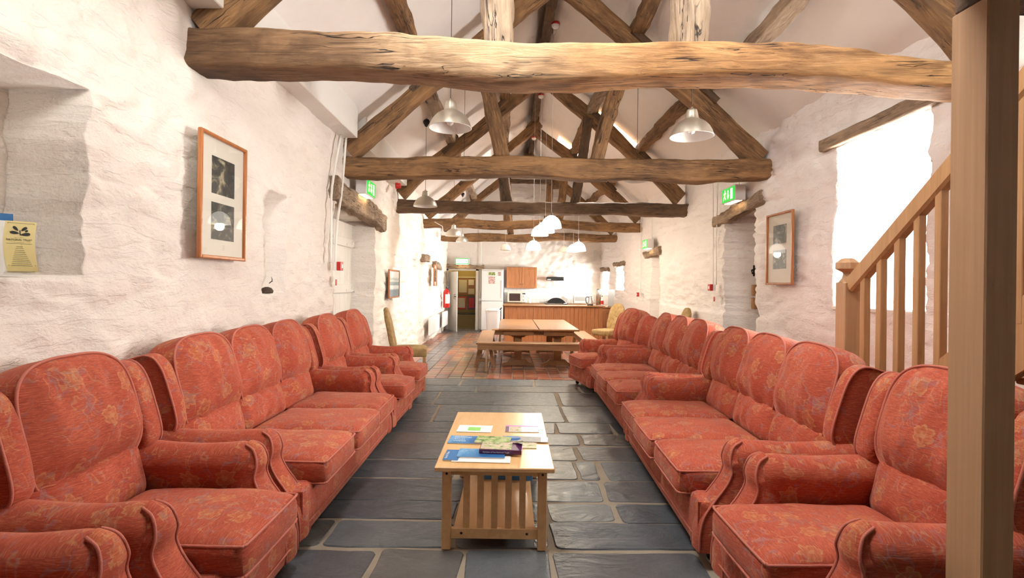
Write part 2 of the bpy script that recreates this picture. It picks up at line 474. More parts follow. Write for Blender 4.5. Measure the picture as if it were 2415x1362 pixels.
def lines(a, b, stepf, extra):
    xs = [a]; 
    while xs[-1] < b: xs.append(xs[-1] + stepf(xs[-1]))
    xs[-1] = b
    for e in extra: xs += [e-.004, e+.004]
    xs = sorted(x for x in set(xs) if a <= x <= b)
    out = [xs[0]]
    for x in xs[1:]:
        if x - out[-1] > .0035: out.append(x)
    return out

def stones(y, z, s):
    """relief of rubble under limewash, metres"""
    v = Vector((y*2.1+s, z*4.4, s))
    d, _ = noise.voronoi(Vector((v.x+.35*N(y*2, z*2, s), v.y+.35*N(y*2.3, z*2, s+5), s)))
    lump = min(1.0, max(0.0, (d[1]-d[0])*1.7))
    a = .040*N(y*.7, z*.9, s) + .013*N(y*2.3+9, z*3.0, s) + .014*N(y*6, z*9, s) + .009*N(y*13, z*24, s+2)
    rid = abs(N(y*3.1, z*6.5, s+3)); a -= .010*max(0, .16-rid)/.16
    patch = max(0, min(1, .5+1.8*N(y*.8+s*2, z*1.1, 4)))
    st_ = N(y*4.2+.8*N(y*3, z*3, 1), z*15+1.6*N(y*1.7, z*2, 6), s+11)
    a -= .011*patch*max(0, .22-abs(st_))/.22*(1 if st_ > 0 else .35)
    a += .009*patch*N(y*9, z*17, s+9)
    return a + .014*(lump-.5)

def relief_wall(name, side, mat, rects, seed, ztop, amp, yn=YN):
    ey = [r[0] for r in rects]+[r[1] for r in rects]; ez = [r[2] for r in rects]+[r[3] for r in rects]
    ys = lines(yn, YB+.25, lambda y: max(.022, .0105*abs(y)) if y > .5 else .06, ey)
    zs = lines(-.25, ztop, lambda z: .028, ez)
    def dep(y, z):
        for r in rects:
            if r[0] < y < r[1] and r[2] < z < r[3]: return r[4], r
        return 0, None
    rows = []
    for z in zs:
        row = []
        for y in ys:
            d, r = dep(y, z)
            base = (XL if side < 0 else XR)
            if side > 0 and y > 15.3: base -= .17*min(1, (y-15.3)/1.1)
            k = amp(y, z) * (0.25 if r is not None else 1)
            rel = stones(y, z, seed)*k
            rel -= .01
            if d and r[5] == 'niche':
                rel += .09*max(0, 1-((y-1.72)**2/.09+(z-1.95)**2/.05)) + .03*N(y*4, z*6, 2)
            jy = .022*N(y*3, z*7, seed+4)+.010*N(y*9, z*23, seed); jz = .016*N(y*6, z*3, seed+8)
            if z < .05 or z > ztop-.1: jz = 0
            fl = 0
            row.append(Vector((base + side*(d) - side*rel, y+jy, z+jz)))
        rows.append(row)
    b = MB(); n = len(ys); vs = [p for r_ in rows for p in r_]; fs = []
    for i in range(len(zs)-1):
        for j in range(n-1):
            cy, cz = (ys[j]+ys[j+1])/2, (zs[i]+zs[i+1])/2
            d, r = dep(cy, cz)
            if r is not None and r[5] == 'hole' and all(dep(yy, zz)[0] for yy in (ys[j], ys[j+1]) for zz in (zs[i], zs[i+1])): continue
            q = (i*n+j, i*n+j+1, (i+1)*n+j+1, (i+1)*n+j)
            fs.append(q if side > 0 else q[::-1])
    b.add(vs, fs, True)
    return struct(b.build(name, mat))

def ampL(y, z): return 1.0 + (.6 if y > 7.8 else 0)
def ampR(y, z):
    if z < .95 and y > 6: return .15
    return .9 if y < 6 else 1.7
L_rects = [(5.90, 7.70, -.3, 2.16, .39, 'door'), (4.28, 4.68, 1.21, 2.02, .24, ''),
           (1.45, 2.44, 1.31, 1.78, .36, 'niche'), (2.03, 2.44, 1.78, 2.15, .36, 'niche')]
relief_wall('wall_left', -1, M['wall'], L_rects, 3.3, 3.25, ampL)
R_rects = [(3.83, 4.96, 1.14, 2.58, .46, 'hole'), (6.50, 7.48, -.3, 2.28, .52, 'door'),
           (10.72, 11.40, -.3, 1.92, .30, ''), (14.05, 15.05, 1.18, 1.80, .42, 'hole'), (15.75, 16.35, 1.02, 1.70, .42, 'hole')]
relief_wall('wall_right', 1, M['wall_r'], R_rects, 8.1, 3.3, ampR)

# back wall with door opening
b = MB(); xs = lines(XL-.15, XR+.1, lambda x: .045, [-1.83, -1.01]); zs = lines(-.2, 5.3, lambda z: .045, [1.72])
rows = []
for z in zs:
    rows.append([Vector((x, YB - (stones(x, z, 21)*(1.5 if x > -.1 else .35)) , z)) for x in xs])
n = len(xs); fs = []
for i in range(len(zs)-1):
    for j in range(n-1):
        cx, cz = (xs[j]+xs[j+1])/2, (zs[i]+zs[i+1])/2
        if -1.83 < cx < -1.01 and cz < 1.72: continue
        if cz > roofz(cx)+.2: continue
        fs.append((i*n+j, i*n+j+1, (i+1)*n+j+1, (i+1)*n+j))
b.add([p for r_ in rows for p in r_], fs, True); struct(b.build('wall_back', M['wall_b']))
b = MB(); gx0, gx1, gz0, gz1 = -.35, 1.45, 2.95, 4.35
b.box((XL-.6, YN-.2, -.2), (gx0, YN, 5.3)); b.box((gx1, YN-.2, -.2), (XR+.7, YN, 5.3)); b.box((gx0, YN-.2, -.2), (gx1, YN, gz0)); b.box((gx0, YN-.2, gz1), (gx1, YN, 5.3))
struct(b.build('wall_front', M['plaster']))
b = MB()
for x_ in (gx0, (gx0+gx1)/2-.025, gx1-.05): b.box((x_, YN-.12, gz0), (x_+.05, YN-.06, gz1), .004)
for z_ in (gz0, (gz0+gz1)/2-.02, gz1-.05): b.box((gx0, YN-.115, z_), (gx1, YN-.065, z_+.05), .004)
o = struct(b.build('window_9', M['white']))
b = MB(); b.add([(gx0, YN-.09, gz0), (gx1, YN-.09, gz0), (gx1, YN-.09, gz1), (gx0, YN-.09, gz1)], [(0,1,2,3)], False); b.build('window_pane', M['glass'], o)

# roof slopes with skylight openings
SKY = [(9.42, 9.98, 1.55, 2.25), (12.35, 12.85, 1.10, 1.7), (1.7, 3.1, 1.3, 2.3)]  # last opening is added out of view to light the near end
SKYL_ADDED = [(1.7, 3.1, -1.2, -.2)]  # added opening on the left slope, out of view, for more light
def slope(name, x0, x1, holes):
    xs = sorted(set([x0, x1] + [h for q in holes for h in q[2:4]] + [x0+(x1-x0)*k/8 for k in range(9)]))
    ys = sorted(set([YN, YB+.3] + [h for q in holes for h in q[0:2]] + [YN + k*.5 for k in range(37) if YN+k*.5 < YB]))
    inh = lambda x, y: any(q[0] < y < q[1] and q[2] < x < q[3] for q in holes)
    vs, fs = [], []
    for y in ys:
        for x in xs: vs.append((x, y, roofz(x) + (0 if any(q[0]-.3<y<q[1]+.3 for q in holes) else .03*N(x, y*.8, 5))))
    n = len(xs)
    for i in range(len(ys)-1):
        for j in range(n-1):
            if inh((xs[j]+xs[j+1])/2, (ys[i]+ys[i+1])/2): continue
            fs.append((i*n+j, (i+1)*n+j, (i+1)*n+j+1, i*n+j+1))
    b = MB(); b.add(vs, fs, True)
    for q in holes:   # splayed reveals
        c = [(q[2], q[0]), (q[3], q[0]), (q[3], q[1]), (q[2], q[1])]
        for k in range(4):
            a_, d_ = c[k], c[(k+1) % 4]
            b.add([(a_[0], a_[1], roofz(a_[0])), (d_[0], d_[1], roofz(d_[0])), (d_[0], d_[1], roofz(d_[0])+.22), (a_[0], a_[1], roofz(a_[0])+.22)], [(0,1,2,3)], False)
    return struct(b.build(name, M['plaster']))
slope('ceiling', RX, XR+.55, SKY); slope('ceiling', XL-.45, RX, SKYL_ADDED)
def skylight(nm, q):
    b = MB(); w = .05; z = lambda x: roofz(x)+.19
    def rail(x0, x1, y0, y1): b.add([(x0,y0,z(x0)),(x1,y0,z(x1)),(x1,y1,z(x1)),(x0,y1,z(x0)),(x0,y0,z(x0)+.05),(x1,y0,z(x1)+.05),(x1,y1,z(x1)+.05),(x0,y1,z(x0)+.05)],[(0,3,2,1),(4,5,6,7),(0,1,5,4),(1,2,6,5),(2,3,7,6),(3,0,4,7)], False)
    rail(q[2], q[2]+w, q[0], q[1]); rail(q[3]-w, q[3], q[0], q[1]); rail(q[2]+w, q[3]-w, q[0], q[0]+w); rail(q[2]+w, q[3]-w, q[1]-w, q[1])
    o = struct(b.build(nm, M['white']))
    g = MB(); g.add([(q[2],q[0],z(q[2])+.02),(q[3],q[0],z(q[3])+.02),(q[3],q[1],z(q[3])+.02),(q[2],q[1],z(q[2])+.02)],[(0,1,2,3)],False)
    g.build('window_pane', M['glass'], o)
for k, q in enumerate(SKY+SKYL_ADDED): skylight('window_%d' % (k+4), q)  # includes the two added skylights above the near end

# window joinery
def window(nm, x, y0, y1, z0, z1, bars):
    b = MB(); w = .05
    for a_ in (y0, y1-w): b.box((x-.03, a_, z0), (x+.03, a_+w, z1), .004)
    for c_ in (z0, z1-w): b.box((x-.03, y0, c_), (x+.03, y1, c_+w), .004)
    for t in bars[0]: yy = y0+(y1-y0)*t; b.box((x-.02, yy-.015, z0), (x+.02, yy+.015, z1), .003)
    for t in bars[1]: zz = z0+(z1-z0)*t; b.box((x-.02, y0, zz-.015), (x+.02, y1, zz+.015), .003)
    o = struct(b.build(nm, M['white']))
    g = MB(); g.add([(x, y0, z0), (x, y1, z0), (x, y1, z1), (x, y0, z1)], [(0,1,2,3)], False); g.build('window_pane', M['glass'], o)
window('window_1', 3.44, 3.80, 5.0, 1.10, 2.62, ([.5], [.82]))
window('window_2', 3.40, 14.0, 15.1, 1.15, 1.84, ([.5], [.5]))
window('window_3', 3.24, 15.7, 16.4, .98, 1.74, ([.5], []))
b = MB(); b.box((2.96, 3.80, 1.10), (3.42, 4.98, 1.145), .01); struct(b.build('trim_1', M['white']))   # sill board

# floors
def paved(name, cells, z, gap, thick, cols, mat, gm, jig=.012, seed=1):
    rnd = random.Random(seed); b = MB(); fc = []
    for (x0, x1, y0, y1, cidx) in cells:
        g = gap/2
        pts = [(x0+g, y0+g), (x1-g, y0+g), (x1-g, y1-g), (x0+g, y1-g)]
        pts = [(x+rnd.uniform(-jig, jig), y+rnd.uniform(-jig, jig)) for x, y in pts]
        dz = rnd.uniform(-.002, .002)
        out = []
        for k in range(4):      # rounded corners
            p, q, r_ = Vector(pts[k-1]), Vector(pts[k]), Vector(pts[(k+1) % 4])
            rr = min(.03, gap*1.2)
            out += [q+(p-q).normalized()*rr, q+((p-q).normalized()+(r_-q).normalized())*rr*.32, q+(r_-q).normalized()*rr]
        if jig > .005:
            o2 = []
            for k in range(len(out)):
                a_, c_ = out[k], out[(k+1) % len(out)]; L = (c_-a_).length; m = max(1, int(L/.09))
                for t in range(m): p = a_.lerp(c_, t/m); o2.append(p+Vector((.010*N(p.x*6, p.y*6, 3), .010*N(p.x*6, p.y*6, 8))))
            out = o2
        cen = Vector(((x0+x1)/2, (y0+y1)/2)); n = len(out); bev = min(.006, gap*.4)
        lowr = [Vector((p.x, p.y, z(p.y)-thick)) for p in out]
        mid = [Vector((p.x, p.y, z(p.y)-bev+dz)) for p in out]
        top = [Vector((p.x+(cen-p).normalized().x*bev, p.y+(cen-p).normalized().y*bev, z(p.y)+dz)) for p in out]
        fs = []
        for k in range(n):
            k2 = (k+1) % n; fs += [(k, k2, n+k2, n+k), (n+k, n+k2, 2*n+k2, 2*n+k)]
        fs.append(tuple(range(2*n, 3*n))); b.add(lowr+mid+top, fs, False); fc += [cidx]*len(fs)
    b.mi = 1
    ym = min(c[2] for c in cells); yM = max(c[3] for c in cells); xm = min(c[0] for c in cells); xM = max(c[1] for c in cells)
    b.add([(xm, ym, z(ym)-.005), (xM, ym, z(ym)-.005), (xM, yM, z(yM)-.005), (xm, yM, z(yM)-.005)], [(0,1,2,3)], False); fc.append(0)
    o = b.build(name, [mat, gm]); me = o.data
    ca = me.color_attributes.new('Col', 'FLOAT_COLOR', 'CORNER')
    for p, ci in zip(me.polygons, fc):
        for li in p.loop_indices: ca.data[li].color = (*cols[ci], 1)
    return struct(o)
rnd = random.Random(11)
SC = [(.066,.076,.088),(.100,.115,.130),(.125,.140,.148),(.088,.086,.090),(.160,.170,.168),(.120,.108,.092),(.070,.082,.098)]
cells = []; y = YN
hs = [2.16-YN-1.6, 1.0, .62]
rows_y = [YN, -.6, .4, 1.2, 1.9, 2.34, 2.66, 2.98, 3.25, 3.62, 4.02, 4.40, 4.74, 5.12, 5.84, 6.55, 6.95, 7.46]
JX = {5: [-1.5, -.62, -.20, .22, .95, 1.9], 6: [-1.4, -.92, -.27, .23, 1.0, 1.8], 7: [-1.3, -.28, .23, .62, 1.6], 8: [-1.3, -.26, -.02, .62, 1.5], 9: [-1.2, -.34, .5, .66, 1.4], 10: [-1.4, -.35, -.1, .55, 1.1, 2.0],
      11: [-1.2, -.38, .2, .62, 1.6], 12: [-1.3, -.40, .45, .95, 1.7], 13: [-1.1, -.72, .56, 1.3], 14: [-1.6, -.80, .58, 1.5], 15: [-1.2, -.40, .9, 1.8], 16: [-1.5, -.62, .35, 1.2, 2.1]}
for i in range(len(rows_y)-1):
    y0, y1 = rows_y[i], rows_y[i+1]
    xs = JX.get(i) or sorted([XL-.2+k*.95+rnd.uniform(-.2, .2) for k in range(1, 5)])
    xs = [XL-.45]+xs+[XR+.55]
    for j in range(len(xs)-1): cells.append((xs[j], xs[j+1], y0, y1, rnd.randrange(len(SC))))
paved('floor', cells, lambda y: 0.0, .024, .02, SC, M['slate'], M['mortar'], .014, 4)
TC = [(.34,.095,.05),(.39,.125,.06),(.29,.075,.045),(.24,.10,.07),(.37,.16,.07),(.31,.18,.085),(.15,.115,.095),(.10,.11,.115)]
cells = []; ts = .178; x = XL-.35; nx = 0
while x < XR+.4:
    y = 7.46
    while y < YB+.2:
        if -1.56 < x+ts/2 < -1.22 or (y > 15.2 and x < -1.0): ci = 7
        elif x < -.25: ci = rnd.choice([0, 1, 5, 5, 4, 6, 2, 3, 6])
        else: ci = rnd.choice([0, 1, 2, 0, 1, 3, 4, 2, 6])
        cells.append((x, x+ts, y, y+ts, ci)); y += ts
    x += ts
paved('floor', cells, fz, .010, .012, TC, M['tile'], M['grout'], .001, 5)

# boxed in wall plate along the left eaves
b = MB(); b.box((XL-.10, YN, 2.92), (-1.72, 6.10, 3.27), .006); b.box((XL-.10, 6.45, 2.92), (-1.72, 9.05, 3.27), .006); struct(b.build('trim_2', M['white']))

# lintels (part of the masonry)
def lintel(nm, p0, p1, w, h, mat, seed, bend=0): return struct(timber(nm, p0, p1, w, h, mat, None, seed, .02, bend, .03, .05))
lintel('trim_3', (XL+.01, 5.72, 2.30), (XL+.01, 8.05, 2.16), .16, .24, M['oakg'], 4, .02)
struct(timber('trim_4', (XR+.06, 3.5, 2.655), (XR+.06, 5.15, 2.64), .18, .12, M['oakg'], None, 6, .004, 0, .006, .05))
lintel('trim_5', (XR+.02, 6.30, 2.36), (XR+.02, 7.75, 2.22), .14, .15, M['oakg'], 9)
lintel('trim_6', (XR+.02, 10.55, 2.00), (XR+.02, 11.75, 1.96), .14, .15, M['oakg'], 12)
lintel('trim_7', (XR+.03, 13.9, 1.88), (XR+.03, 15.2, 1.88), .14, .12, M['oakg'], 15)
lintel('trim_8', (XR-.06, 15.65, 1.77), (XR-.14, 16.4, 1.77), .14, .12, M['oakg'], 17)
lintel('trim_9', (-1.92, YB-.05, 1.83), (-.76, YB-.05, 1.81), .10, .12, M['oakg'], 19)
lintel('trim_10', (XL+.01, 11.7, 1.85), (XL+.02, 12.5, 1.86), .14, .16, M['oakg'], 29)
lintel('trim_11', (XL+.01, 13.5, 1.78), (XL+.04, 14.4, 1.72), .16, .14, M['oakg'], 33)

# ------------------------------------------------------------------ roof trusses
TY = [3.20, 6.17, 9.12, 12.07, 15.0]
tl = ['nearest oak roof truss, pale tie beam with orange right end', 'second oak roof truss, brown tie beam behind two aluminium pendants', 'third roof truss with dark straight tie beam',
      'fourth roof truss, split wavy tie beam behind the white glass pendants', 'farthest roof truss, short wavy tie beam in front of kitchen wall']
tm = [M['oakl'], M['oak'], M['oakd'], M['oak'], M['oak']]
for i, Y in enumerate(TY):
    T = thing('roof_truss', tl[i], 'roof truss', (RX, Y+.12, 2.5), 0, None); O = (RX, Y+.12, 2.5)
    Yc = Y+.13
    if i == 0:
        pr = lambda t: (.075*(1-t)**2 - .03*math.exp(-((t-.36)/.12)**2)+.012*math.exp(-((t-.72)/.10)**2)-.05*max(0, t-.75)/.25, 1+.25*(1-t)**2-.05*math.sin(3*PI*t)-.32*max(0, t-.72)/.28)
        timber('tie_beam', (XL-.2, Yc, 2.615), (XR+.2, Yc, 2.635), .26, .20, M['oak1'], T, 2.2, .03, 0, .012, .05, 0, O, None, pr)
    else:
        hh = [0, .235, .215, .20, .21][i]; zc = [0, 2.635, 2.605, 2.63, 2.60][i]
        timber('tie_beam', (XL-.15, Yc, zc), (XR+.15, Yc, zc-.01), .24, hh, tm[i], T, 5+i*3.1, .012 if i == 2 else .04, .02 if i in (1, 3) else 0, .012, .06, 0, O)
    rm_ = [M['oak'], M['oak'], M['oak'], M['oak'], M['oak']][i]
    ax, az = RX+.0, 4.86
    timber('principal_rafter', (XL+.04, Yc-.02, 2.80), (ax+.12, Yc-.02, az+.05), .17, .22, rm_, T, 11+i, .035, .02, .012, .08, .1, O)
    timber('principal_rafter', (XR-.05, Yc+.02, 2.78), (ax-.12, Yc+.02, az+.05), .17, .22, rm_, T, 31+i, .035, .05, .012, .08, .1, O)
    dl = [(-.60, -.66), (-.59, -.92), (-.57, -.80), (-.57, -.75), (-.5, -.6)][i]; dr = [(.55, .57), (.46, .86), (.57, .80), (.57, .72), (.5, .6)][i]
    for k, (bo, to) in enumerate((dl, dr)):
        zt = 4.82-.86*abs(to)
        ww = .19 if i == 0 else .15
        timber('queen_strut', (RX+bo, Yc, 2.70), (RX+to, Yc, zt), ww, ww+.02, [M['oakg'], M['oak'], M['oakd'], M['oak'], M['oak']][i], T, 51+i*2+k, .02, 0, .02, .06, 0, O)
    if i == 4: timber('collar', (RX-.62, Yc-.1, 4.16), (RX+.62, Yc-.1, 4.14), .10, .12, M['oakd'], T, 71, .01, 0, .01, .08, 0, O)
    # trench blocks carrying the purlins
    for (px_, pz_) in ((-1.0, 3.66), (-.12, 4.42), (1.45, 4.20), (2.22, 3.58)):
        s_ = 1 if px_ < RX else -1
        timber('cleat', (px_-.14*s_, Yc, pz_-.16), (px_+.06*s_, Yc, pz_+.03), .26, .08, M['oakd'], T, px_*7+i, .0, 0, .01, .05, 0, O)
for (x_, z_, lab, sd, nm) in ((-1.02, 3.72, 'lower left', 1, 'left slope, lower of its two'), (-.10, 4.50, 'upper left', 2, 'left slope, upper of its two'), (1.42, 4.28, '', 3, 'right slope, upper of its two'), (2.24, 3.62, '', 4, 'right slope, lower of its two')):
    ys = [YN]+[t+.13 for t in TY]+[YB]
    T = thing('roof_purlin', 'rough oak roof timber running lengthwise under the ' + nm, 'roof beam', (x_, 7.5, z_))
    for k in range(len(ys)-1):
        jx = .10*math.sin(k*2.3+sd); jz = .0
        timber('purlin_length', (x_+jx*.4, ys[k]-.12, z_), (x_-jx*.4, ys[k+1]+.12, z_+.02*math.sin(k+sd)), .16, .14, M['oakg'] if (k+sd) % 2 else M['oak'], T, sd*10+k, .05, .05*math.sin(k*1.7+sd), .022, .09, 0, (x_, 7.5, z_))
T = thing('ridge_beam', 'dark crooked ridge beam along the roof apex', 'roof beam', (RX, 7.5, 4.99))
ys = [YN]+[t+.13 for t in TY]+[YB]
for k in range(len(ys)-1):
    timber('ridge_length', (RX+.03*math.sin(k*2), ys[k]-.1, 4.98), (RX-.03*math.sin(k), ys[k+1]+.1, 4.98), .14, .15, M['oakd'], T, 90+k, .04, .02, .015, .09, 0, (RX, 7.5, 4.99))

# ------------------------------------------------------------------ upholstery
def rbox(b, c, sx, sy, sz, r, n=9, bulge=0, pinch=None, sd=0, nz=.004):
    """soft box; c centre, half sizes, bulge of the top face"""
    for a in range(3):
        for s_ in (-1, 1):
            rows = []
            for i in range(n+1):
                row = []
                for j in range(n+1):
                    u, w = -1+2*i/n, -1+2*j/n
                    u = math.sin(u*PI/2); w = math.sin(w*PI/2)
                    p = [0, 0, 0]; p[a] = s_; p[(a+1) % 3] = u; p[(a+2) % 3] = w
                    q = Vector((p[0]*sx, p[1]*sy, p[2]*sz))
                    inn = Vector((max(-sx+r, min(sx-r, q.x)), max(-sy+r, min(sy-r, q.y)), max(-sz+r, min(sz-r, q.z))))
                    d = q-inn
                    if d.length > 1e-9: q = inn+d.normalized()*r
                    fx, fy = 1-(q.x/sx)**2, 1-(q.y/sy)**2
                    if q.z > 0: q.z += bulge*max(0, fx)**.7*max(0, fy)**.7*(q.z/sz)
                    q += Vector((1, 1, 1))*nz*N(q.x*7+sd, q.y*7, q.z*7)
                    row.append(Vector(c)+q)
                rows.append(row)
            if s_ < 0: rows = rows[::-1]
            b.grid(rows)
    return b

def puck(outl, dome, depth, mat4, wr=0, seed=0, nt=72, back=True, grow=.0, pleat=0, tuck=0):
    """cushion from an outline in local (u,v); face bulges along +w, gusset runs back by depth"""
    b = MB(); rows = []
    def tk(v): return tuck*min(1, max(0, -v-.05)/.17)**2
    def pt(rho, w, th):
        u, v = outl(th); return mat4 @ Vector((u*rho, v*rho, w-tk(v*rho)))
    for rho in (0.001, .15, .3, .4, .5, .6, .7, .78, .85, .91, .95, .98, 1.0):
        row = []
        for k in range(nt):
            th = 2*PI*k/nt; u, v = outl(th); h = dome*(1-rho**3.2)
            uu, vv = u*rho, v*rho
            h += wr*(1-rho**4)*(.6*N(uu*16+seed, vv*3.0, seed) + .5*N(uu*7, vv*6+seed, 3)) * (0.4+rho)
            if pleat and rho > .3:
                e = abs(vv)/.2; q_ = uu*52+2.0*N(uu*5, seed, vv*3)+seed
                h -= pleat*min(1, e)**1.2*max(0, math.sin(q_))**4*(1-rho**8)*(.6+.8*N(uu*4+seed, 3, seed))
            row.append(mat4 @ Vector((uu, vv, h-tk(vv))))
        rows.append(row)
    for (rho, w) in ((1.005, -.012), (1.02+grow*.3, -depth*.25), (1.03+grow*.5, -depth*.5), (1.02+grow*.3, -depth*.75), (.97, -depth*.95), (.85, -depth), (.4, -depth), (0.001, -depth)):
        rows.append([pt(rho, w + .004*N(k*.5, w*9, seed), 2*PI*k/nt) for k in range(nt)])
    b.grid(rows[::-1], True)
    ring = [mat4 @ Vector((*outl(2*PI*k/96), .004-tk(outl(2*PI*k/96)[1]))) for k in range(96)]
    return b, ring
def sup(a, bt, bb, nt_, nb):
    def f(th):
        c, s_ = math.cos(th), math.sin(th); n = nt_ if s_ > 0 else nb; bb_ = bt if s_ > 0 else bb
        return (math.copysign(abs(c)**(2/n), c)*a, math.copysign(abs(s_)**(2/n), s_)*bb_)
    return f
FB, PP = None, None

def make_seat(kind, nseat, inner, label, loc, rotz, group=None):
    """sofa or armchair; local +x is the front, base front at x=0"""
    root = thing(kind, label, 'sofa' if nseat > 1 else 'armchair', loc, rotz, group)
    aw = .175; W = inner+2*aw; hw = W/2
    b = MB(); rbox(b, (-.42, 0, .185), .42, hw-.035, .125, .035, 8, 0, None, nseat)
    for s_ in (-1, 1): b.box((-.10, s_*(hw-.05)-.002, .07), (.002, s_*(hw-.05)+.002, .30))
    base = b.build('base', M['fabric'], root, uv=True)
    pb = MB(); pb.tube([(.004, -hw+.05, .125), (.004, 0, .122), (.004, hw-.05, .125)], .004, 6); pb.build('piping', M['piping'], base)
    # arms
    NX = 34
    for s_ in (-1, 1):
        b = MB(); rows = []; yc = s_*(hw-aw/2)
        for i in range(NX+1):
            x = -.84 + (.84-.155)*(i/NX) if i <= NX else 0
            u = max(0, (x+.245)/.09)
            k = math.sqrt(max(0.0, 1-min(1, u)**2))
            H = .585 + .012*math.sin(x*6+1) - .02*(x < -.7) - (1-k)*.05
            r_ = .0875*(.35+.65*k)
            row = []
            zc = H-r_*.95
            m = 14
            prof = []
            for j in range(6): z = .10+(zc-.10)*j/6; q = j/6; prof.append((.082-.026*math.sin(q*PI*.9)+(r_-.082)*q**3, z))
            for j in range(m//2+1): a = PI/2*j/(m//2); prof.append((r_*math.cos(a), zc+r_*math.sin(a)))
            for (w_, z_) in prof: row.append(Vector((x, yc-w_*1, z_)))
            for (w_, z_) in prof[::-1][1:]: row.append(Vector((x, yc+w_, z_)))
            for p in row: p += Vector((0, 1, 1))*.004*N(p.x*8, p.y*8+s_, p.z*8)
            rows.append(row)
        b.grid(rows[::-1]); nn = len(rows[0]); b.add(rows[-1], [tuple(range(nn))], False); b.add(rows[0], [tuple(range(nn))[::-1]], False)
        arm = b.build('arm', M['fabric'], root, uv=True)
        # scrolled front facing sweeping down to the base
        path = smooth_pts([(-.20, 0, .578), (-.160, 0, .555), (-.142, 0, .50), (-.150, 0, .445), (-.125, 0, .385), (-.075, 0, .315), (-.028, 0, .245), (-.008, 0, .17), (-.004, 0, .075)], 5)
        rows = []; el = [[], []]
        for i, p in enumerate(path):
            t = i/(len(path)-1); hwid = .030+.030*min(1, t*3.5)+.012*t
            if t > .6: hwid = .068
            d = (path[min(i+1, len(path)-1)]-path[max(i-1, 0)]).normalized(); nrm = Vector((-d.z, 0, d.x)); nrm = nrm if nrm.x > 0 else -nrm
            nrm = Vector((abs(d.z), 0, d.x if d.z < 0 else -d.x)) if abs(d.z) > .01 else Vector((0, 0, 1))
            nrm.normalize(); row = []
            for q in (-1, -.85, -.5, 0, .5, .85, 1):
                row.append(p + Vector((0, q*hwid+yc, 0)) + nrm*(.016*(1-q*q)))
            rows.append([p-nrm*.10+Vector((0, -hwid*.98+yc, 0))]+row+[p-nrm*.10+Vector((0, hwid*.98+yc, 0))])
            el[0].append(p+Vector((0, -hwid*.97+yc, 0))+nrm*.004); el[1].append(p+Vector((0, hwid*.97+yc, 0))+nrm*.004)
        b = MB(); b.grid(rows); af = b.build('arm_front', M['fabric'], arm, uv=True)
        for e in el:
            q = MB(); q.tube(e, .0055, 6); q.build('piping', M['piping'], arm)
    # seat cushions
    sw = inner/nseat
    for k in range(nseat):
        yc = -inner/2+sw*(k+.5)
        b = MB(); ox = (0, .012, -.006, .010)[k % 4]; rbox(b, (-.265+ox, yc, .343), .335, sw/2-.003, .068, .045, 12, .030, None, k*3.3+nseat, .009)
        cu = b.build('seat_cushion', M['fabric'], root, uv=True)
        for z in (.396, .290):
            q = MB(); xf, hy = .062+ox, sw/2-.014; rr = .04
            pts = [(-.55, yc-hy, z)]+[(-.3, yc-hy, z+.004), (xf-rr, yc-hy, z), (xf-.008, yc-hy+.008, z), (xf, yc-hy+rr, z), (xf+.004, yc, z+.003), (xf, yc+hy-rr, z), (xf-.008, yc+hy-.008, z), (xf-rr, yc+hy, z), (-.3, yc+hy, z+.004), (-.55, yc+hy, z)]
            q.tube(smooth_pts(pts, 4), .0055, 6); q.build('piping', M['piping'], cu)
    # backs
    tilt = R(14)
    fx = Matrix(((0, 0, 1, 0), (1, 0, 0, 0), (0, 1, 0, 0), (0, 0, 0, 1)))   # u->y, v->z, w->x
    bw = (inner+.02)/nseat if nseat > 1 else inner+.04
    for k in range(nseat):
        yc = -(inner+.02)/2+bw*(k+.5) if nseat > 1 else 0
        base4 = Matrix.Translation((-.60, yc, .40)) @ Matrix.Rotation(-tilt, 4, 'Y')
        m4 = base4 @ Matrix.Translation((.0, 0, .10)) @ fx
        b, ring = puck(sup(bw/2-.002, .13, .12, 6, 6), .062, .13, m4, .034, k*5+1.5, pleat=.028)
        lb = b.build('lumbar_cushion', M['fabric'], root, uv=True)
        m4 = base4 @ Matrix.Translation((.030, 0, .385)) @ Matrix.Rotation(R(-2), 4, 'Y') @ fx
        b, ring = puck(sup(bw/2+.006, .235, .235, 3.1, 4.6), .070, .17, m4, .034, k*7+2.2+nseat, pleat=.026, tuck=.045)
        bc = b.build('back_cushion', M['fabric'], root, uv=True)
        q = MB(); q.tube(ring, .006, 6, True); q.build('piping', M['piping'], bc)
    # wings at the sides of the back
    fy = lambda s_: Matrix(((1, 0, 0, 0), (0, 0, s_, 0), (0, 1, 0, 0), (0, 0, 0, 1)))
    for s_ in (-1, 1):
        m4 = Matrix.Translation((-.755, s_*(hw-.06), .735)) @ Matrix.Rotation(-R(17), 4, 'Y') @ fy(s_)
        b, ring = puck(sup(.115, .20, .20, 3.2, 4.5), .012, .09, m4, .004, s_*3)
        wg = b.build('wing', M['fabric'], root, uv=True, flip=(s_ > 0))
        q = MB(); q.tube(ring, .0055, 6, True); q.build('piping', M['piping'], wg)
    b = MB(); m4 = Matrix.Translation((-.84, 0, .10)) @ Matrix.Rotation(-R(4), 4, 'Y')
    b2 = MB(); rbox(b2, (0, 0, .40), .035, hw-.05, .40, .03, 8, 0, None, 2)
    b2.v = [tuple(m4 @ Vector(p)) for p in b2.v]; b2.build('back_panel', M['fabric'], root, uv=True)
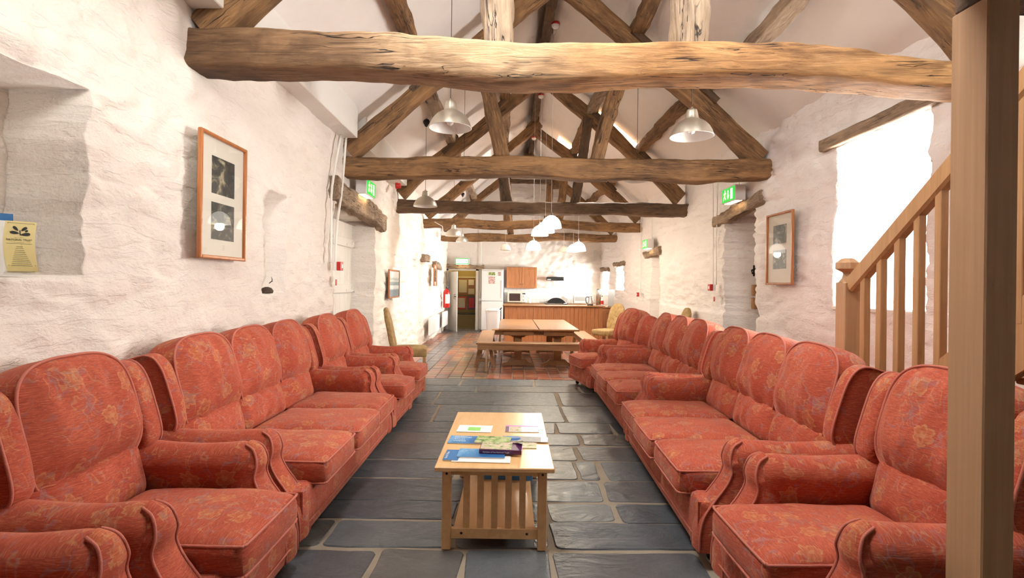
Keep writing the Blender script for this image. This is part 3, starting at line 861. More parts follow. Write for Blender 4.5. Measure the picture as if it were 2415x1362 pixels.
    for (x, y) in ((-.08, hw-.12), (-.08, -hw+.12), (-.74, hw-.12), (-.74, -hw+.12)):
        q = MB(); q.cyl((x-.006, y-.012, .024), (x-.006, y+.012, .024), .024, 14); q.tube([(x, y-.017, .03), (x, y-.017, .055), (x, y, .068)], .004, 6); q.cyl((x, y, .05), (x, y, .075), .010, 8)
        q.build('caster', M['black'], root)
    return root

FLX = -.97
sofaL = make_seat('sofa', 3, 1.68, 'long terracotta sofa against the left wall, beside the coffee table', (FLX, 3.55, 0), 0)
armA = make_seat('armchair', 1, .50, 'terracotta armchair at the left edge, nearer the camera than the long sofa', (FLX+.02, 2.08, 0), 0)
dup(armA, (FLX+.01, 1.21, 0), R(2), 'terracotta armchair cut off by the bottom left corner, only its arm showing')
dup(armA, (FLX+.01, 4.99, 0), R(-1), 'terracotta armchair between the left sofa and the last armchair of that row')
dup(armA, (FLX, 5.86, 0), R(-2), 'last terracotta armchair of the left row, beside the gold chair')
def right(src, fx_, cy, rz, label, sy=1):
    o = dup(src, (fx_, cy, 0), PI+rz, label); o.scale = (1, sy, 1); return o
right(armA, .91, 2.0, R(0), 'terracotta armchair partly hidden by the timber post on the right')
right(sofaL, .925, 3.44, R(-2), 'terracotta three cushion sofa in front of the wooden stair balustrade', .95)
right(sofaL, 1.0, 5.40, R(-1), 'terracotta three cushion sofa farther along the right wall, below the framed photographs', .95)
right(armA, .90, 6.86, R(12), 'far right terracotta armchair turned slightly, next to the dining benches')

# gold dining chairs
def gold_chair(label, loc, rz):
    root = thing('dining_chair', label, 'chair', loc, rz, None)
    b = MB(); rbox(b, (0, 0, .40), .225, .225, .055, .03, 8, .02); b.build('seat', M['gold'], root)
    def o(th):
        c, s_ = math.cos(th), math.sin(th); a = .20 if s_ > 0 else .215
        u = math.copysign(abs(c)**.55, c)*a; v = math.copysign(abs(s_)**.6, s_)*.30
        if s_ > 0: u *= 1-.35*max(0, v/.30)**3
        return (u, v)
    fx = Matrix(((0, 0, 1, 0), (1, 0, 0, 0), (0, 1, 0, 0), (0, 0, 0, 1)))
    b, ring = puck(o, .02, .055, Matrix.Translation((-.235, 0, .68)) @ Matrix.Rotation(-R(12), 4, 'Y') @ fx, .004, 1)
    b.build('backrest', M['gold'], root)
    for (x, y) in ((.19, .19), (.19, -.19), (-.19, .19), (-.19, -.19)):
        q = MB(); k = -.05 if x < 0 else 0
        q.bar((x+k, y, 0), (x, y, .36), .036, .036, .004); q.build('leg', M['pine'], root)
    return root
gc = gold_chair('gold upholstered chair behind the left row of armchairs, near the mirror', (-1.30, 7.20, 0), R(8))
dup(gc, (1.98, 10.9, fz(10.9)), R(215), 'gold upholstered chair at the right end of the kitchen counter')
dup(gc, (2.52, 8.6, fz(8.6)), R(180), 'gold chair by the right wall, only its top edge showing behind the far sofa')

# ------------------------------------------------------------------ coffee table
T = thing('coffee_table', 'pale beech coffee table with slatted ends, magazines on top', 'coffee table', (-.055, 3.165, 0), R(-.3))
tw, tlh, th_ = .289, .565, .42
b = MB(); b.box((-tw, -tlh, th_-.022), (tw, tlh, th_), .004); b.build('tabletop', M['beech'], T)
for sx in (-1, 1):
    for sy in (-1, 1):
        b = MB(); x, y = sx*(tw-.055), sy*(tlh-.065)
        b.box((x-.022, y-.022, 0.004), (x+.022, y+.022, th_-.022), .003); lg = b.build('leg', M['beech'], T)
        if sy < 0:
            q = MB(); q.cyl((x, y-.0235, th_-.045), (x, y-.020, th_-.045), .006, 12); q.build('bolt', M['darkmetal'], lg)
for sy in (-1, 1):
    y = sy*(tlh-.065)
    b = MB(); b.box((-tw+.077, y-.010, th_-.056), (tw-.077, y+.010, th_-.022), .002); b.build('rail', M['beech'], T)
    b = MB(); b.box((-tw+.077, y-.012, .055), (tw-.077, y+.012, .105), .002); rl = b.build('rail', M['beech'], T)
    if sy < 0:
        for x in (-.16, .16): q = MB(); q.cyl((x, y-.0135, .082), (x, y-.010, .082), .006, 12); q.build('bolt', M['darkmetal'], rl)
    for k in range(5):
        x = (-2+k)*.0685
        b = MB(); b.box((x-.016, y-.006, .105), (x+.016, y+.006, th_-.056), .001); b.build('slat', M['beech'], T)
for sx in (-1, 1):
    x = sx*(tw-.055); b = MB(); b.box((x-.010, -tlh+.087, th_-.075), (x+.010, tlh-.087, th_-.022), .002); b.build('rail', M['beech'], T)
b = MB(); b.box((-tw+.09, -tlh+.078, .088), (tw-.09, tlh-.078, .104), .002); b.build('shelf', M['beech'], T)

ZT = th_+.001
def booklet(name, label, c, w, d, rz, th, mat, extra=(), z=ZT, spine=None, cat='magazine'):
    T = thing(name, label, cat, (c[0], c[1], z), rz)
    b = MB(); b.box((-w/2, -d/2, 0), (w/2, d/2, th*.92), .0004); b.build('pages', M['paper'], T)
    b = MB(); b.box((-w/2-.001, -d/2-.001, th*.92), (w/2+.001, d/2+.001, th), 0); b.build('cover', mat, T)
    if spine: b = MB(); b.box((-w/2-.001, -d/2-.002, 0), (w/2+.001, -d/2-.0005, th*.95), 0); b.build('spine', spine, T)
    for (x0, y0, x1, y1, m, nm) in extra:
        b = MB(); b.box((x0, y0, th), (x1, y1, th+.0006)); b.build(nm, m, T)
    return T
def words_on(T, txt, size, x, y, z, mat, rot=(0,0,0), name='lettering', extr=.0002, align='LEFT'):
    cu = bpy.data.curves.new(name, 'FONT'); cu.body = txt; cu.size = size; cu.extrude = extr; cu.align_x = align
    cu.materials.append(mat); tmp = bpy.data.objects.new(name, cu)
    me = bpy.data.meshes.new_from_object(tmp); bpy.data.objects.remove(tmp)
    o = bpy.data.objects.new(name, me); C.objects.link(o); o.parent = T
    o.location = (x, y, z); o.rotation_euler = rot; return o
M['garden'] = m_print('garden_photo', [(.03, .08, .02), (.16, .28, .05), (.42, .48, .22), (.62, .45, .40)], 28, 3)
M['rose'] = m_print('rose_photo', [(.08, .16, .04), (.40, .42, .20), (.62, .45, .38), (.35, .05, .04)], 34, 7)
M['sky'] = m_print('blue_cover', [(.02, .12, .34), (.06, .26, .52), (.30, .48, .66)], 5, 2)
M['purple'] = plain('purple_print', (.085, .015, .085), .3)
M['pink'] = plain('pink_print', (.62, .12, .36), .4)
M['greentxt'] = plain('green_print', (.25, .62, .12), .5)
M['grey_text'] = m_print('grey_print', [(.10, .10, .10), (.35, .34, .32), (.12, .12, .12)], 60, 1, (1, 6, 1))
def tp(px, py): p = at(px, py, 1.0); k = (EH-ZT)/(EH-p.z); return (p.x*k, k)
c = tp(1120, 1011); t_ = booklet('leaflet', 'white leaflet with small green panel, at the far left of the coffee table', (c[0], c[1]), .205, .15, R(-3), .003, M['paper'], [(-.04, -.045, .035, .03, M['greentxt'], 'green_panel')], cat='leaflet')

c = tp(1231, 1011); t_ = booklet('leaflet', 'leaflet with pink heading and pale photo, at the far right of the coffee table', c, .20, .15, R(-1), .003, M['paper'], [(-.10, .045, .10, .072, M['pink'], 'heading'), (-.075, -.07, -.005, .04, M['rose'], 'photograph'), (-.10, -.074, -.078, .045, M['purple'], 'border')], cat='leaflet')
c = tp(1112, 1038); t_ = booklet('magazine', 'blue magazine with garden photo, at the left in the middle row on the table', c, .25, .145, R(-3), .005, M['sky'], [(.04, -.07, .123, .07, M['garden'], 'photograph')])
for k, w_ in enumerate(('National', 'Trust', 'Wales')): words_on(t_, w_, .028, -.10, .035-.035*k, .0052, M['paper'])
c = tp(1163, 1041); booklet('magazine', 'garden magazine with trees on its cover, in the middle of the coffee table', c, .19, .13, R(-8), .006, M['garden'], z=ZT+.0062)
c = tp(1222, 1048); booklet('leaflet', 'pale floral leaflet lying under the grey leaflet on the table', c, .20, .13, R(-2), .003, M['rose'], cat='leaflet')
c = tp(1238, 1037); t_ = booklet('leaflet', 'grey leaflet with close printed text and white oval, at the right of the table', c, .26, .10, R(-5), .003, M['grey_text'], [(.09, -.045, .128, .045, M['paper'], 'margin')], z=ZT+.0035, cat='leaflet')
q = MB(); q.lathe([(0.0, .0036), (.045, .0036), (.045, .003)], 24); o = q.build('oval', M['sky'], t_); o.location = (-.07, .005, 0)
c = tp(1067, 1074); t_ = booklet('leaflet', 'small deep blue booklet at the near left corner of the coffee table', c, .075, .165, R(-2), .006, M['blue'], cat='booklet')
words_on(t_, 'North Wales', .020, -.02, -.06, .0063, M['paper'], (0, 0, R(90)))
c = tp(1145, 1082); booklet('leaflet', 'white leaflet underneath the blue magazine, nearest the table edge', (c[0]-.02, c[1]-.005), .29, .10, R(-2), .003, M['paper'], cat='leaflet')
c = tp(1136, 1072); t_ = booklet('magazine', 'blue brochure tucked under the purple paperback on the coffee table', c, .24, .135, R(-3), .007, M['sky'], z=ZT+.0035)
words_on(t_, '- -- ---', .026, -.105, .02, .0073, M['paper'])
c = tp(1181, 1063)
t_ = booklet('book', 'thick purple paperback with garden photo, curling corner, on the coffee table', (c[0]+.003, c[1]-.02), .215, .135, R(-4), .022, M['purple'], [(-.105, -.06, .055, .065, M['rose'], 'photograph')], z=ZT+.011, spine=M['purple'], cat='book')
words_on(t_, 'Gardens of the National Trust', .011, -.09, -.0700, .006, M['paper'], (R(90), 0, 0))
b = MB(); b.grid([[Vector((.055+.055*u, .067-.075*u*(1-v)*1.0-.0*v, .0225+.035*u*u*(1 if v < .5 else .15))) for u in [i/8 for i in range(9)]] for v in (0, 1)]); b.build('curled_corner', M['purple'], t_)
c = (0.035, 3.50); t_ = booklet('box_file', 'blue box lying on the lower shelf of the coffee table', (.0, 3.43), .33, .22, R(-4), .06, M['bluebox'], z=.105, cat='box')
for o in [q for q in bpy.data.objects if q.parent == t_ and q.name.startswith('pages')]: o.data.materials[0] = M['bluebox']

# ------------------------------------------------------------------ stairs, post, loft
SX = 2.0
T = thing('staircase', 'pine staircase with newel post and balusters beside the right window', 'staircase', (SX, 3.18, 0))
def L3(p): return (p[0]-SX, p[1]-3.18, p[2])
ny = 3.20
b = MB(); b.box((-.046, ny-3.18-.046, 0), (.046, ny-3.18+.046, 1.335), .004)
b.lathe([(0, 1.33), (.050, 1.335), (.032, 1.36), (.026, 1.385), (.030, 1.395), (.066, 1.415), (.066, 1.45), (.035, 1.475), (.02, 1.478), (0, 1.478)], 8, (0, ny-3.18, 0), Matrix.Translation((0, .02, 0)) @ Matrix.Rotation(R(22.5), 4, 'Z') @ Matrix.Translation((0, -.02, 0)))
for i in range(len(b.sm)): b.sm[i] = False
b.build('newel_post', M['post'], T)
slope_ = .745
def rz_(y): return 1.275+slope_*(3.22-y)
b = MB(); y1 = .75; b.bar(L3((SX, 3.17, rz_(3.17)+.0)), L3((SX, y1, rz_(y1))), .062, .095, .012); b.build('handrail', M['pine'], T)
yy = 3.045
k = 0
while yy > .9:
    b = MB(); b.box((-.019, yy-3.18-.019, rz_(yy)-.93), (.019, yy-3.18+.019, rz_(yy)-.03), .003); b.build('baluster', M['pine'], T)
    yy -= .133
for x_ in (0, .86):
    b = MB(); b.bar(L3((SX+x_, 3.20, rz_(3.20)-.98)), L3((SX+x_, .75, rz_(.75)-.98)), .035, .24, .004); b.build('string_board', M['pine'], T)
for k in range(9):
    y_ = 3.05-k*.255; z_ = .19*(k+1)
    b = MB(); b.box((.02, y_-3.18-.14, z_-.02), (.84, y_-3.18+.13, z_+.01), .004); b.build('tread', M['pine'], T)

T = thing('loft', 'timber loft on a thick pine post at the right edge of the room', 'loft', (1.293, 1.485, 0))
b = MB(); b.box((-.043, -.060, 0), (.043, .060, 2.075), .004)
po = b.build('post', M['post'], T)
b = MB(); b.box((-.043, -.05, 2.075), (.63, .05, 2.30), .004); b.build('joist', M['oakd'], T)
for k in range(6):
    b = MB(); b.box((-3.0+.6*k, -3.2, 2.17), (-2.93+.6*k, -.02, 2.30), .004); b.build('joist', M['oakd'], T)
b = MB(); b.box((-3.10, -.02, 2.17), (-.06, .05, 2.30), .004); b.build('joist', M['oakd'], T)
b = MB(); b.box((-.04, -3.2, 2.12), (.04, -.05, 2.30), .004); b.build('joist', M['oakd'], T)
b = MB(); b.box((-3.10, -3.2, 2.30), (.63, .06, 2.34), .002); b.build('deck', M['oakd'], T)

# ------------------------------------------------------------------ pictures
def picture(name, label, cy, z0, z1, w, side, photos, xw=None, tiltz=0, lean=0):
    """hung on a side wall; local x runs along the wall, local -y faces the room"""
    xw = (XL+.055 if side < 0 else XR-.055) if xw is None else xw
    T = thing(name, label, 'picture', (xw, cy, z0), R(90) if side < 0 else R(-90))
    h = z1-z0; fw = .022; d = .028
    b = MB()
    for s_ in (-1, 1): b.box((s_*(w/2-fw/2)-fw/2, -d, 0), (s_*(w/2-fw/2)+fw/2, 0, h), .005)
    for zz in (0, h-fw): b.box((-w/2+fw, -d, zz), (w/2-fw, 0, zz+fw), .005)
    b.build('frame', M['frame'], T)
    b = MB(); b.box((-w/2+fw, -.008, fw), (w/2-fw, -.004, h-fw)); mt = b.build('mount', M['mount'], T)
    for (x0, x1, a0, a1, mat) in photos:
        b = MB(); b.box((x0*w, -.0095, a0*h), (x1*w, -.008, a1*h)); b.build('photograph', mat, T)
    b = MB(); b.add([(-w/2+fw, -.016, fw), (w/2-fw, -.016, fw), (w/2-fw, -.016, h-fw), (-w/2+fw, -.016, h-fw)], [(0,1,2,3)], False); b.build('glass', M['picglass'], T)
    return T
ph = [m_photo('old_photo_a', 1.0), m_photo('old_photo_b', 4.4, (.26, .23, .14)), m_photo('old_photo_c', 7.7, (.22, .21, .2)), m_photo('old_photo_d', 12.1, (.3, .28, .2))]
t_ = picture('framed_picture', 'tall wooden frame holding two photographs, on the left wall above the sofas', 3.475, 1.435, 2.205, .56, -1, [(-.24, .25, .53, .83, ph[0]), (-.24, .25, .16, .46, ph[1])])
for k in range(3): words_on(t_, '------', .014, .0, -.009, .085-.012*k, M['ink'], (R(90), 0, 0))
picture('framed_picture', 'tall wooden frame holding two photographs, on the right wall between window and doorway', 5.79, 1.33, 2.10, .56, 1, [(-.26, .24, .57, .83, ph[2]), (-.26, .24, .22, .48, ph[3])])
def seascape():
    t = NT('seascape'); v = t.coord('Object'); sp = t.n('ShaderNodeSeparateXYZ'); t.l(v, sp.inputs[0])
    f = t.math('ADD', t.math('MULTIPLY', sp.outputs[2], 1/.42), t.math('MULTIPLY', t.math('SUBTRACT', t.noise(v, 9, 3), .5), .10))
    t.col(t.ramp(f, [(.0, (.25, .32, .36)), (.30, (.16, .23, .28)), (.36, (.62, .68, .68)), (.46, (.66, .70, .68)), (.5, (.20, .29, .31)), (.60, (.24, .33, .35)), (.64, (.65, .67, .62)), (.72, (.35, .43, .43)), (.8, (.70, .71, .69)), (1, (.75, .75, .74))]))
    return t.m
T = thing('framed_picture', 'small frame with a blue and white seascape, left wall behind the gold chair', 'picture', (XL+.05, 8.70, 1.06), R(90))
b = MB()
for s_ in (-1, 1): b.box((s_*.38-.012, -.025, 0), (s_*.38+.012, 0, .45), .003)
for z_ in (0, .426): b.box((-.38, -.025, z_), (.38, 0, z_+.024), .003)
b.build('frame', M['frame'], T); b = MB(); b.box((-.37, -.012, .02), (.37, -.008, .43)); b.build('photograph', seascape(), T)
picture('framed_picture', 'narrow framed picture seen edge-on, left wall beyond the seascape', 13.25, 1.24, 1.76, .5, -1, [(-.3, .3, .2, .8, ph[3])], XL+.09)

# ------------------------------------------------------------------ niche contents
T = thing('leaflet_holder', 'clear plastic holder with yellow leaflets in the left wall recess', 'leaflet holder', (-1.985, 2.21, 1.315), R(50))
b = MB(); tl_ = Matrix.Rotation(R(-14), 4, 'X')
b.box((-.055, -.002, .0), (.055, .0, .20), 0, tl_); b.box((-.055, -.045, 0), (.055, -.002, .003), 0, tl_); b.box((-.055, -.047, 0), (.055, -.045, .07), 0, tl_)
b.build('holder', M['glass'], T)
def leafl(nm, y0, th, h, mat, x0=0.0, label=None):
    return None
for k in range(6):
    b = MB(); rows = []
    for j in range(9):
        z_ = .004+.21*j/8; bow = -.020*math.sin(PI*j/8)*(1 if k == 0 else .8)
        rows.append([tl_ @ Vector((x+k*.0007-.012*math.sin(PI*j/8), -.040+k*.005+bow, z_)) for x in (-.048, -.02, .02, .048)])
    b.grid(rows)
    t_ = thing('leaflet', ['yellow leaflet with black leaf emblem, front of the stack in the wall recess', 'yellow leaflet behind the front one in the wall recess'][k > 0], 'leaflet', T.location, R(50), None if k == 0 else 'yellow leaflets stacked in the holder')
    b.build('sheet', M['cream'], t_)
    if k == 0:
        face = lambda x, z: tl_ @ Vector((x-.012*math.sin(PI*z/.21), -.0412-.020*math.sin(PI*z/.21), z+.004))
        q = MB()
        for (cx_, cz_, ln, wd, an) in ((-.014, .175, .026, .010, 128), (.012, .174, .024, .012, 52), (-.016, .156, .028, .013, 170), (.018, .150, .030, .014, 10), (.020, .165, .012, .008, 60)):
            pts = []
            for a in range(14):
                aa = 2*PI*a/14; u = math.cos(aa)*ln/2; w = math.sin(aa)*wd/2*(1+.3*math.cos(aa))
                pts.append(face(cx_+u*math.cos(R(an))-w*math.sin(R(an)), cz_+u*math.sin(R(an))+w*math.cos(R(an))))
            q.add(pts, [tuple(range(14))], False)
        q.add([face(-.002, .168), face(.001, .168), face(.004, .145), face(.001, .145)], [(0,1,2,3)], False)
        q.build('emblem', M['ink'], t_)
        for j, tx in enumerate(('-- - --- -', 'NATIONAL TRUST', '- ----- --')):
            p = face(0, .132-.010*j); words_on(t_, tx, .0095, p.x, p.y-.0006, p.z, M['ink'], (R(76), 0, 0), align='CENTER')
        q = MB()
        for j in range(11):
            z_ = .095-.0075*j; w_ = .010+.0022*j
            q.add([face(-w_, z_), face(w_, z_), face(w_, z_+.0012), face(-w_, z_+.0012)], [(0,1,2,3)], False)
        for (x0, x1, z0, z1) in ((-.040, .040, .2005, .2015), (-.040, .040, .108, .109), (-.041, -.040, .02, .2015), (.040, .041, .02, .2015)):
            q.add([face(x0, z0), face(x1, z0), face(x1, z1), face(x0, z1)], [(0,1,2,3)], False)
        q.build('printed_lines', M['ink'], t_)
T2 = thing('leaflet', 'white card standing behind the yellow leaflets in the wall recess', 'leaflet', (-2.09, 2.25, 1.315), R(50)); b = MB(); b.box((-.055, 0, 0), (.055, .003, .235), 0, tl_); b.build('sheet', M['paper'], T2)
T2 = thing('leaflet', 'blue card rising behind the white card in the wall recess', 'leaflet', (-2.13, 2.26, 1.315), R(50)); b = MB(); b.box((-.055, 0, 0), (.055, .003, .27), 0, tl_); b.build('sheet', M['blue'], T2)
b = MB(); b.lathe([(0, .0), (.045, .0), (.05, .02), (.035, .045), (.012, .056), (0, .056)], 10); o = b.build('stone', plain('dark_stone', (.07, .045, .03), .7, bump=.5), None, (-1.97, 4.42, 1.205)); o.scale = (1, 1.2, .9); tag(o, 'small dark brown stone on the sill of the narrow wall slot', 'stone')
b = MB(); b.tube([(0, 0, 0), (.01, .03, .02), (.0, .055, .012)], [.003, .004, .002], 6); b.tube([(.01, .03, .02), (.0, .04, .05)], .002, 6); b.tube([(.01, .03, .02), (.02, .01, .035)], .002, 6)
tag(b.build('twig', M['ink'], None, (-1.885, 4.27, 1.285)), 'little black twig caught at the edge of the wall slot', 'twig')

# ------------------------------------------------------------------ exit signs and alarm fittings
def exit_sign(label, loc, rz, glare=False, w=.42, d=.13):
    T = thing('exit_sign', label, 'exit sign', loc, rz)     # local -y face is the green one
    b = MB(); b.box((-w/2, -d, 0), (w/2, 0, .19), .006); b.build('housing', M['whitep'], T)
    b = MB(); b.box((-w/2+.01, -d-.003, .01), (w/2-.01, -d, .18)); b.build('sign_face', M['green'], T)
    mt = M['signlit'] if glare else M['sign']; Y = -d-.0045
    if glare:
        b = MB(); b.box((-w/2+.035, Y, .03), (w/2-.035, -d-.003, .16), .0); b.build('lit_panel', mt, T)
    b = MB(); m4 = Matrix.Translation((0, Y, 0)) @ Matrix.Rotation(R(90), 4, 'X')
    run = [(-.15,.035),(-.135,.035),(-.125,.065),(-.105,.075),(-.085,.045),(-.06,.045),(-.06,.056),(-.078,.058),(-.09,.09),(-.085,.118),(-.065,.108),(-.055,.115),(-.082,.138),(-.115,.135),(-.14,.108),(-.132,.102),(-.112,.12),(-.12,.085),(-.135,.07)]
    b.poly(run, .001, m4); b.lathe([(0, 0), (.012, 0), (.012, .001), (0, .001)], 14, (0, 0, 0), Matrix.Translation((-.095, Y, .152)) @ Matrix.Rotation(R(90), 4, 'X'))
    b.build('running_figure', mt, T)
    b = MB(); b.poly([(-.012, .15), (-.012, .085), (-.035, .085), (0, .035), (.035, .085), (.012, .085), (.012, .15)], .001, m4); b.build('arrow', mt, T)
    b = MB(); b.poly([(.075, .03), (.14, .03), (.14, .16), (.075, .16)], .001, m4); b.build('door_symbol', mt, T)
    b = MB(); b.box((-w/2+.04, -d+.02, -.003), (w/2-.04, -.03, 0)); b.build('downlight', M['warmlit'], T)
    return T
exit_sign('lit green exit sign above the left wall doorway, nearest on that side', (XL+.06, 6.68, 2.36), R(90))
exit_sign('lit green exit sign on the right wall above the first doorway recess', (XR-.06, 6.86, 2.37), R(-90))
exit_sign('small far green exit sign on the right wall above the second recess', (XR-.05, 11.1, 2.06), R(-90))
exit_sign('bright glaring green exit sign above the open kitchen doorway', (-1.42, YB-.10, 1.885), 0, True)

def call_point(label, loc, rz, s=1.0):
    T = thing('fire_alarm_call_point', label, 'fire alarm', loc, rz)
    b = MB(); b.box((-.045, -.035, -.045), (.045, 0, .045), .004); b.build('backbox', M['whitep'], T)
    b = MB(); b.box((-.046, -.080, -.046), (.046, -.035, .046), .004); b.build('cover', M['red'], T)
    b = MB(); b.box((-.022, -.082, -.02), (.022, -.080, .02)); b.build('window', M['whitep'], T); return T
call_point('red fire alarm call point beside the left white door, below two conduits', (XL+.055, 5.74, 1.47), R(90))
call_point('red fire alarm call point on the right wall by the first doorway recess', (XR-.04, 7.68, 1.29), R(-90))
call_point('distant red fire alarm call point on the right wall near the kitchen', (XR-.04, 12.0, 1.11), R(-90))
def notice(label, loc, rz, w=.07, h=.11):
    T = thing('fire_notice', label, 'notice', loc, rz)
    b = MB(); b.box((-w/2, -.003, -h/2), (w/2, 0, h/2)); b.build('sheet', M['paper'], T)
    b = MB(); b.box((-w/2+.008, -.0045, -h/2+.01), (w/2-.008, -.003, h/2-.035)); b.build('red_panel', M['red'], T); return T
notice('small red and white fire notice under the left call point', (XL+.05, 5.80, 1.31), R(90))
notice('small red and white fire notice under the call point on the right wall', (XR-.045, 7.66, 1.14), R(-90))
T = thing('alarm_sounder', 'red alarm sounder high on the left wall under the second truss', 'fire alarm', (XL+.10, 8.55, 2.83), R(90))
b = MB(); b.lathe([(0, 0), (.05, 0), (.05, .03), (.042, .035), (.042, .07), (.03, .08), (0, .08)], 20, (0, 0, 0), Matrix.Rotation(R(90), 4, 'X')); b.build('sounder_body', M['red'], T)
def conduit(label, pts, r=.011):
    b = MB(); b.tube(smooth_pts(pts, 4), r, 8); o = b.build('cable_conduit', M['white']); return tag(o, label, 'conduit')
x = XL+.055
conduit('white conduit down the left wall to the call point, nearer of two', [(x, 5.62, 1.50), (x, 5.62, 1.9), (x-.01, 5.66, 2.3), (x, 5.90, 2.9)], .013)
conduit('white conduit down the left wall to the call point, farther of two', [(x, 5.76, 1.50), (x+.01, 5.77, 1.9), (x+.03, 5.86, 2.3), (x+.02, 6.02, 2.9)], .013)
conduit('thin cable up from the left exit sign to the beam', [(XL+.05, 6.62, 2.55), (XL+.04, 6.62, 2.75), (XL+.05, 6.60, 2.95)], .006)
x = XR-.035
conduit('thin white conduit down the right wall to the call point, nearer of two', [(x, 7.62, 1.33), (x, 7.64, 2.0), (x, 7.60, 3.0)], .008)
conduit('thin white conduit down the right wall to the call point, farther of two', [(x, 7.74, 1.33), (x, 7.76, 2.0), (x, 7.80, 3.0)], .008)
conduit('thin cable above the exit sign on the right wall', [(x, 6.90, 2.56), (x, 6.9, 2.8), (x, 6.92, 3.05)], .006)
conduit('thin conduit down to the distant call point', [(x, 12.0, 1.15), (x, 12.0, 2.0), (x, 12.05, 3.0)], .008)
conduit('thin cable above the small far exit sign', [(x, 11.1, 2.25), (x, 11.1, 2.6), (x, 11.12, 3.0)], .006)
conduit('conduit on the rear wall between doorway and fridge', [(-.86, YB-.05, .7), (-.86, YB-.05, 2.0), (-.88, YB-.05, 3.6)], .012)

# ------------------------------------------------------------------ pendants
def pendant(name, label, p, rad, kind, ztop, group=None, lit=0):
    T = thing(name, label, 'pendant lamp', p, 0, group); k = rad/.18
    if kind == 'alu':
        pr = [(.18, 0), (.176, .012), (.165, .045), (.145, .080), (.115, .113), (.080, .135), (.060, .143), (.055, .150), (.052, .175), (.045, .210), (.040, .225), (.018, .232), (.006, .25)]
        pr = [(r_*k, z*k) for r_, z in pr]
        b = MB(); b.lathe(pr, 40); sh = b.build('lamp_shade', M['alu'], T)
        b = MB(); b.lathe([(r_-.003, z-.002) for r_, z in pr[:6]][::1], 40); b.lathe([(pr[0][0], 0), (pr[0][0]-.003, -.002)], 40); b.build('shade_lining', M['aluin'], sh)
        b = MB(); b.lathe([(0, .02*k), (.022*k, .028*k), (.030*k, .05*k), (.024*k, .075*k), (.014*k, .09*k), (.014*k, .13*k)], 20); b.build('bulb', M['bulb'], T)
        top = .25*k
    else:
        pr = [(.165, 0), (.18, .004), (.178, .02), (.172, .07), (.150, .13), (.110, .18), (.065, .21), (.038, .222)]
        pr = [(r_*k, z*k) for r_, z in pr]
        b = MB(); b.lathe(pr, 36); b.lathe([(.165*k, 0), (.12*k, .006)], 36); b.build('lamp_shade', M['opal'] if kind == 'opal' else M['opaloff'], T)
        b = MB(); b.lathe([(.038*k, .218*k), (.034*k, .25*k), (.012, .262*k), (.003, .29*k)], 18); b.build('lamp_holder', M['chrome'], T)
        top = .28*k
    b = MB(); b.cyl((0, 0, top), (0, 0, ztop-p[2]-.03), .003 if kind == 'alu' else .0022, 6); b.build('cord', M['ink'] if kind == 'alu' else M['whitep'], T)
    b = MB(); b.lathe([(0, 0), (.03, 0), (.05, -.02), (.045, -.05), (.02, -.10), (.004, -.11)][::-1], 16, (0, 0, ztop-p[2])); b.build('ceiling_cup', M['black'] if kind == 'alu' else M['chrome'], T)
    if lit:
        ld = bpy.data.lights.new('pendant_light', 'POINT'); ld.energy = lit; ld.color = (1, .86, .66); ld.shadow_soft_size = .06
        o = bpy.data.objects.new('pendant_light', ld); C.objects.link(o); o.parent = T; o.location = (0, 0, -.03)
    return T
p = at(1062, 302, 4.56); pendant('pendant_lamp', 'large aluminium bell pendant hanging left of centre behind the nearest beam', (p.x, p.y, p.z), .18, 'alu', roofz(p.x)-.01)
p = at(1631, 322, 4.56); pendant('pendant_lamp', 'large aluminium bell pendant hanging right of centre behind the nearest beam', (p.x, p.y, p.z), .18, 'alu', roofz(p.x)-.01)
p = at(1094, 421, 7.5); pendant('pendant_lamp', 'aluminium pendant mostly hidden behind the second tie beam, left one', (p.x, p.y, p.z), .17, 'alu', roofz(p.x)-.01)
p = at(1502, 426, 7.5); pendant('pendant_lamp', 'aluminium pendant mostly hidden behind the second tie beam, right one', (p.x, p.y, p.z), .18, 'alu', roofz(p.x)-.01)
p = at(1003, 486, 7.9); pendant('pendant_lamp', 'small aluminium bell pendant by the left wall in front of the dark beam', (p.x, p.y, p.z), .175, 'alu', roofz(p.x)-.01)
p = at(1070, 556, 10.9); pendant('pendant_lamp', 'distant aluminium pendant by the left wall beneath the fourth beam', (p.x, p.y, p.z), .175, 'alu', roofz(p.x)-.01)
p = at(1090, 570, 14.2); pendant('pendant_lamp', 'farthest aluminium pendant, showing just under the last beam', (p.x, p.y, p.z), .17, 'alu', roofz(p.x)-.01)
for (px, py, Y, r_, kd, lab, lit) in (
    (1300, 538, 8.0, .152, 'opal', 'nearest and largest white glass pendant over the dining table', 20),
    (1286, 549, 8.75, .150, 'opal', 'second white glass pendant in the overlapping row above the dining table', 20),
    (1273, 556, 9.45, .150, 'opal', 'third white glass pendant in the overlapping row above the dining table', 20),
    (1258, 589, 10.7, .150, 'opal', 'lowest white glass pendant at the end of the table row', 20),
    (1364, 592, 10.9, .152, 'opal', 'white glass pendant hanging right of the row, over the counter', 20),
    (1352, 594, 12.9, .150, 'opal', 'white glass pendant partly behind the one right of the row', 18),
    (1330, 594, 13.9, .135, 'off', 'cream unlit glass pendant in front of the rear wall, right of centre', 0),
    (1192, 590, 13.9, .135, 'off', 'cream unlit glass pendant in front of the rear wall, left of centre', 0)):
    p = at(px, py, Y); pendant('pendant_lamp', lab, (p.x, p.y, p.z), r_, kd, roofz(p.x)-.01, None, lit)
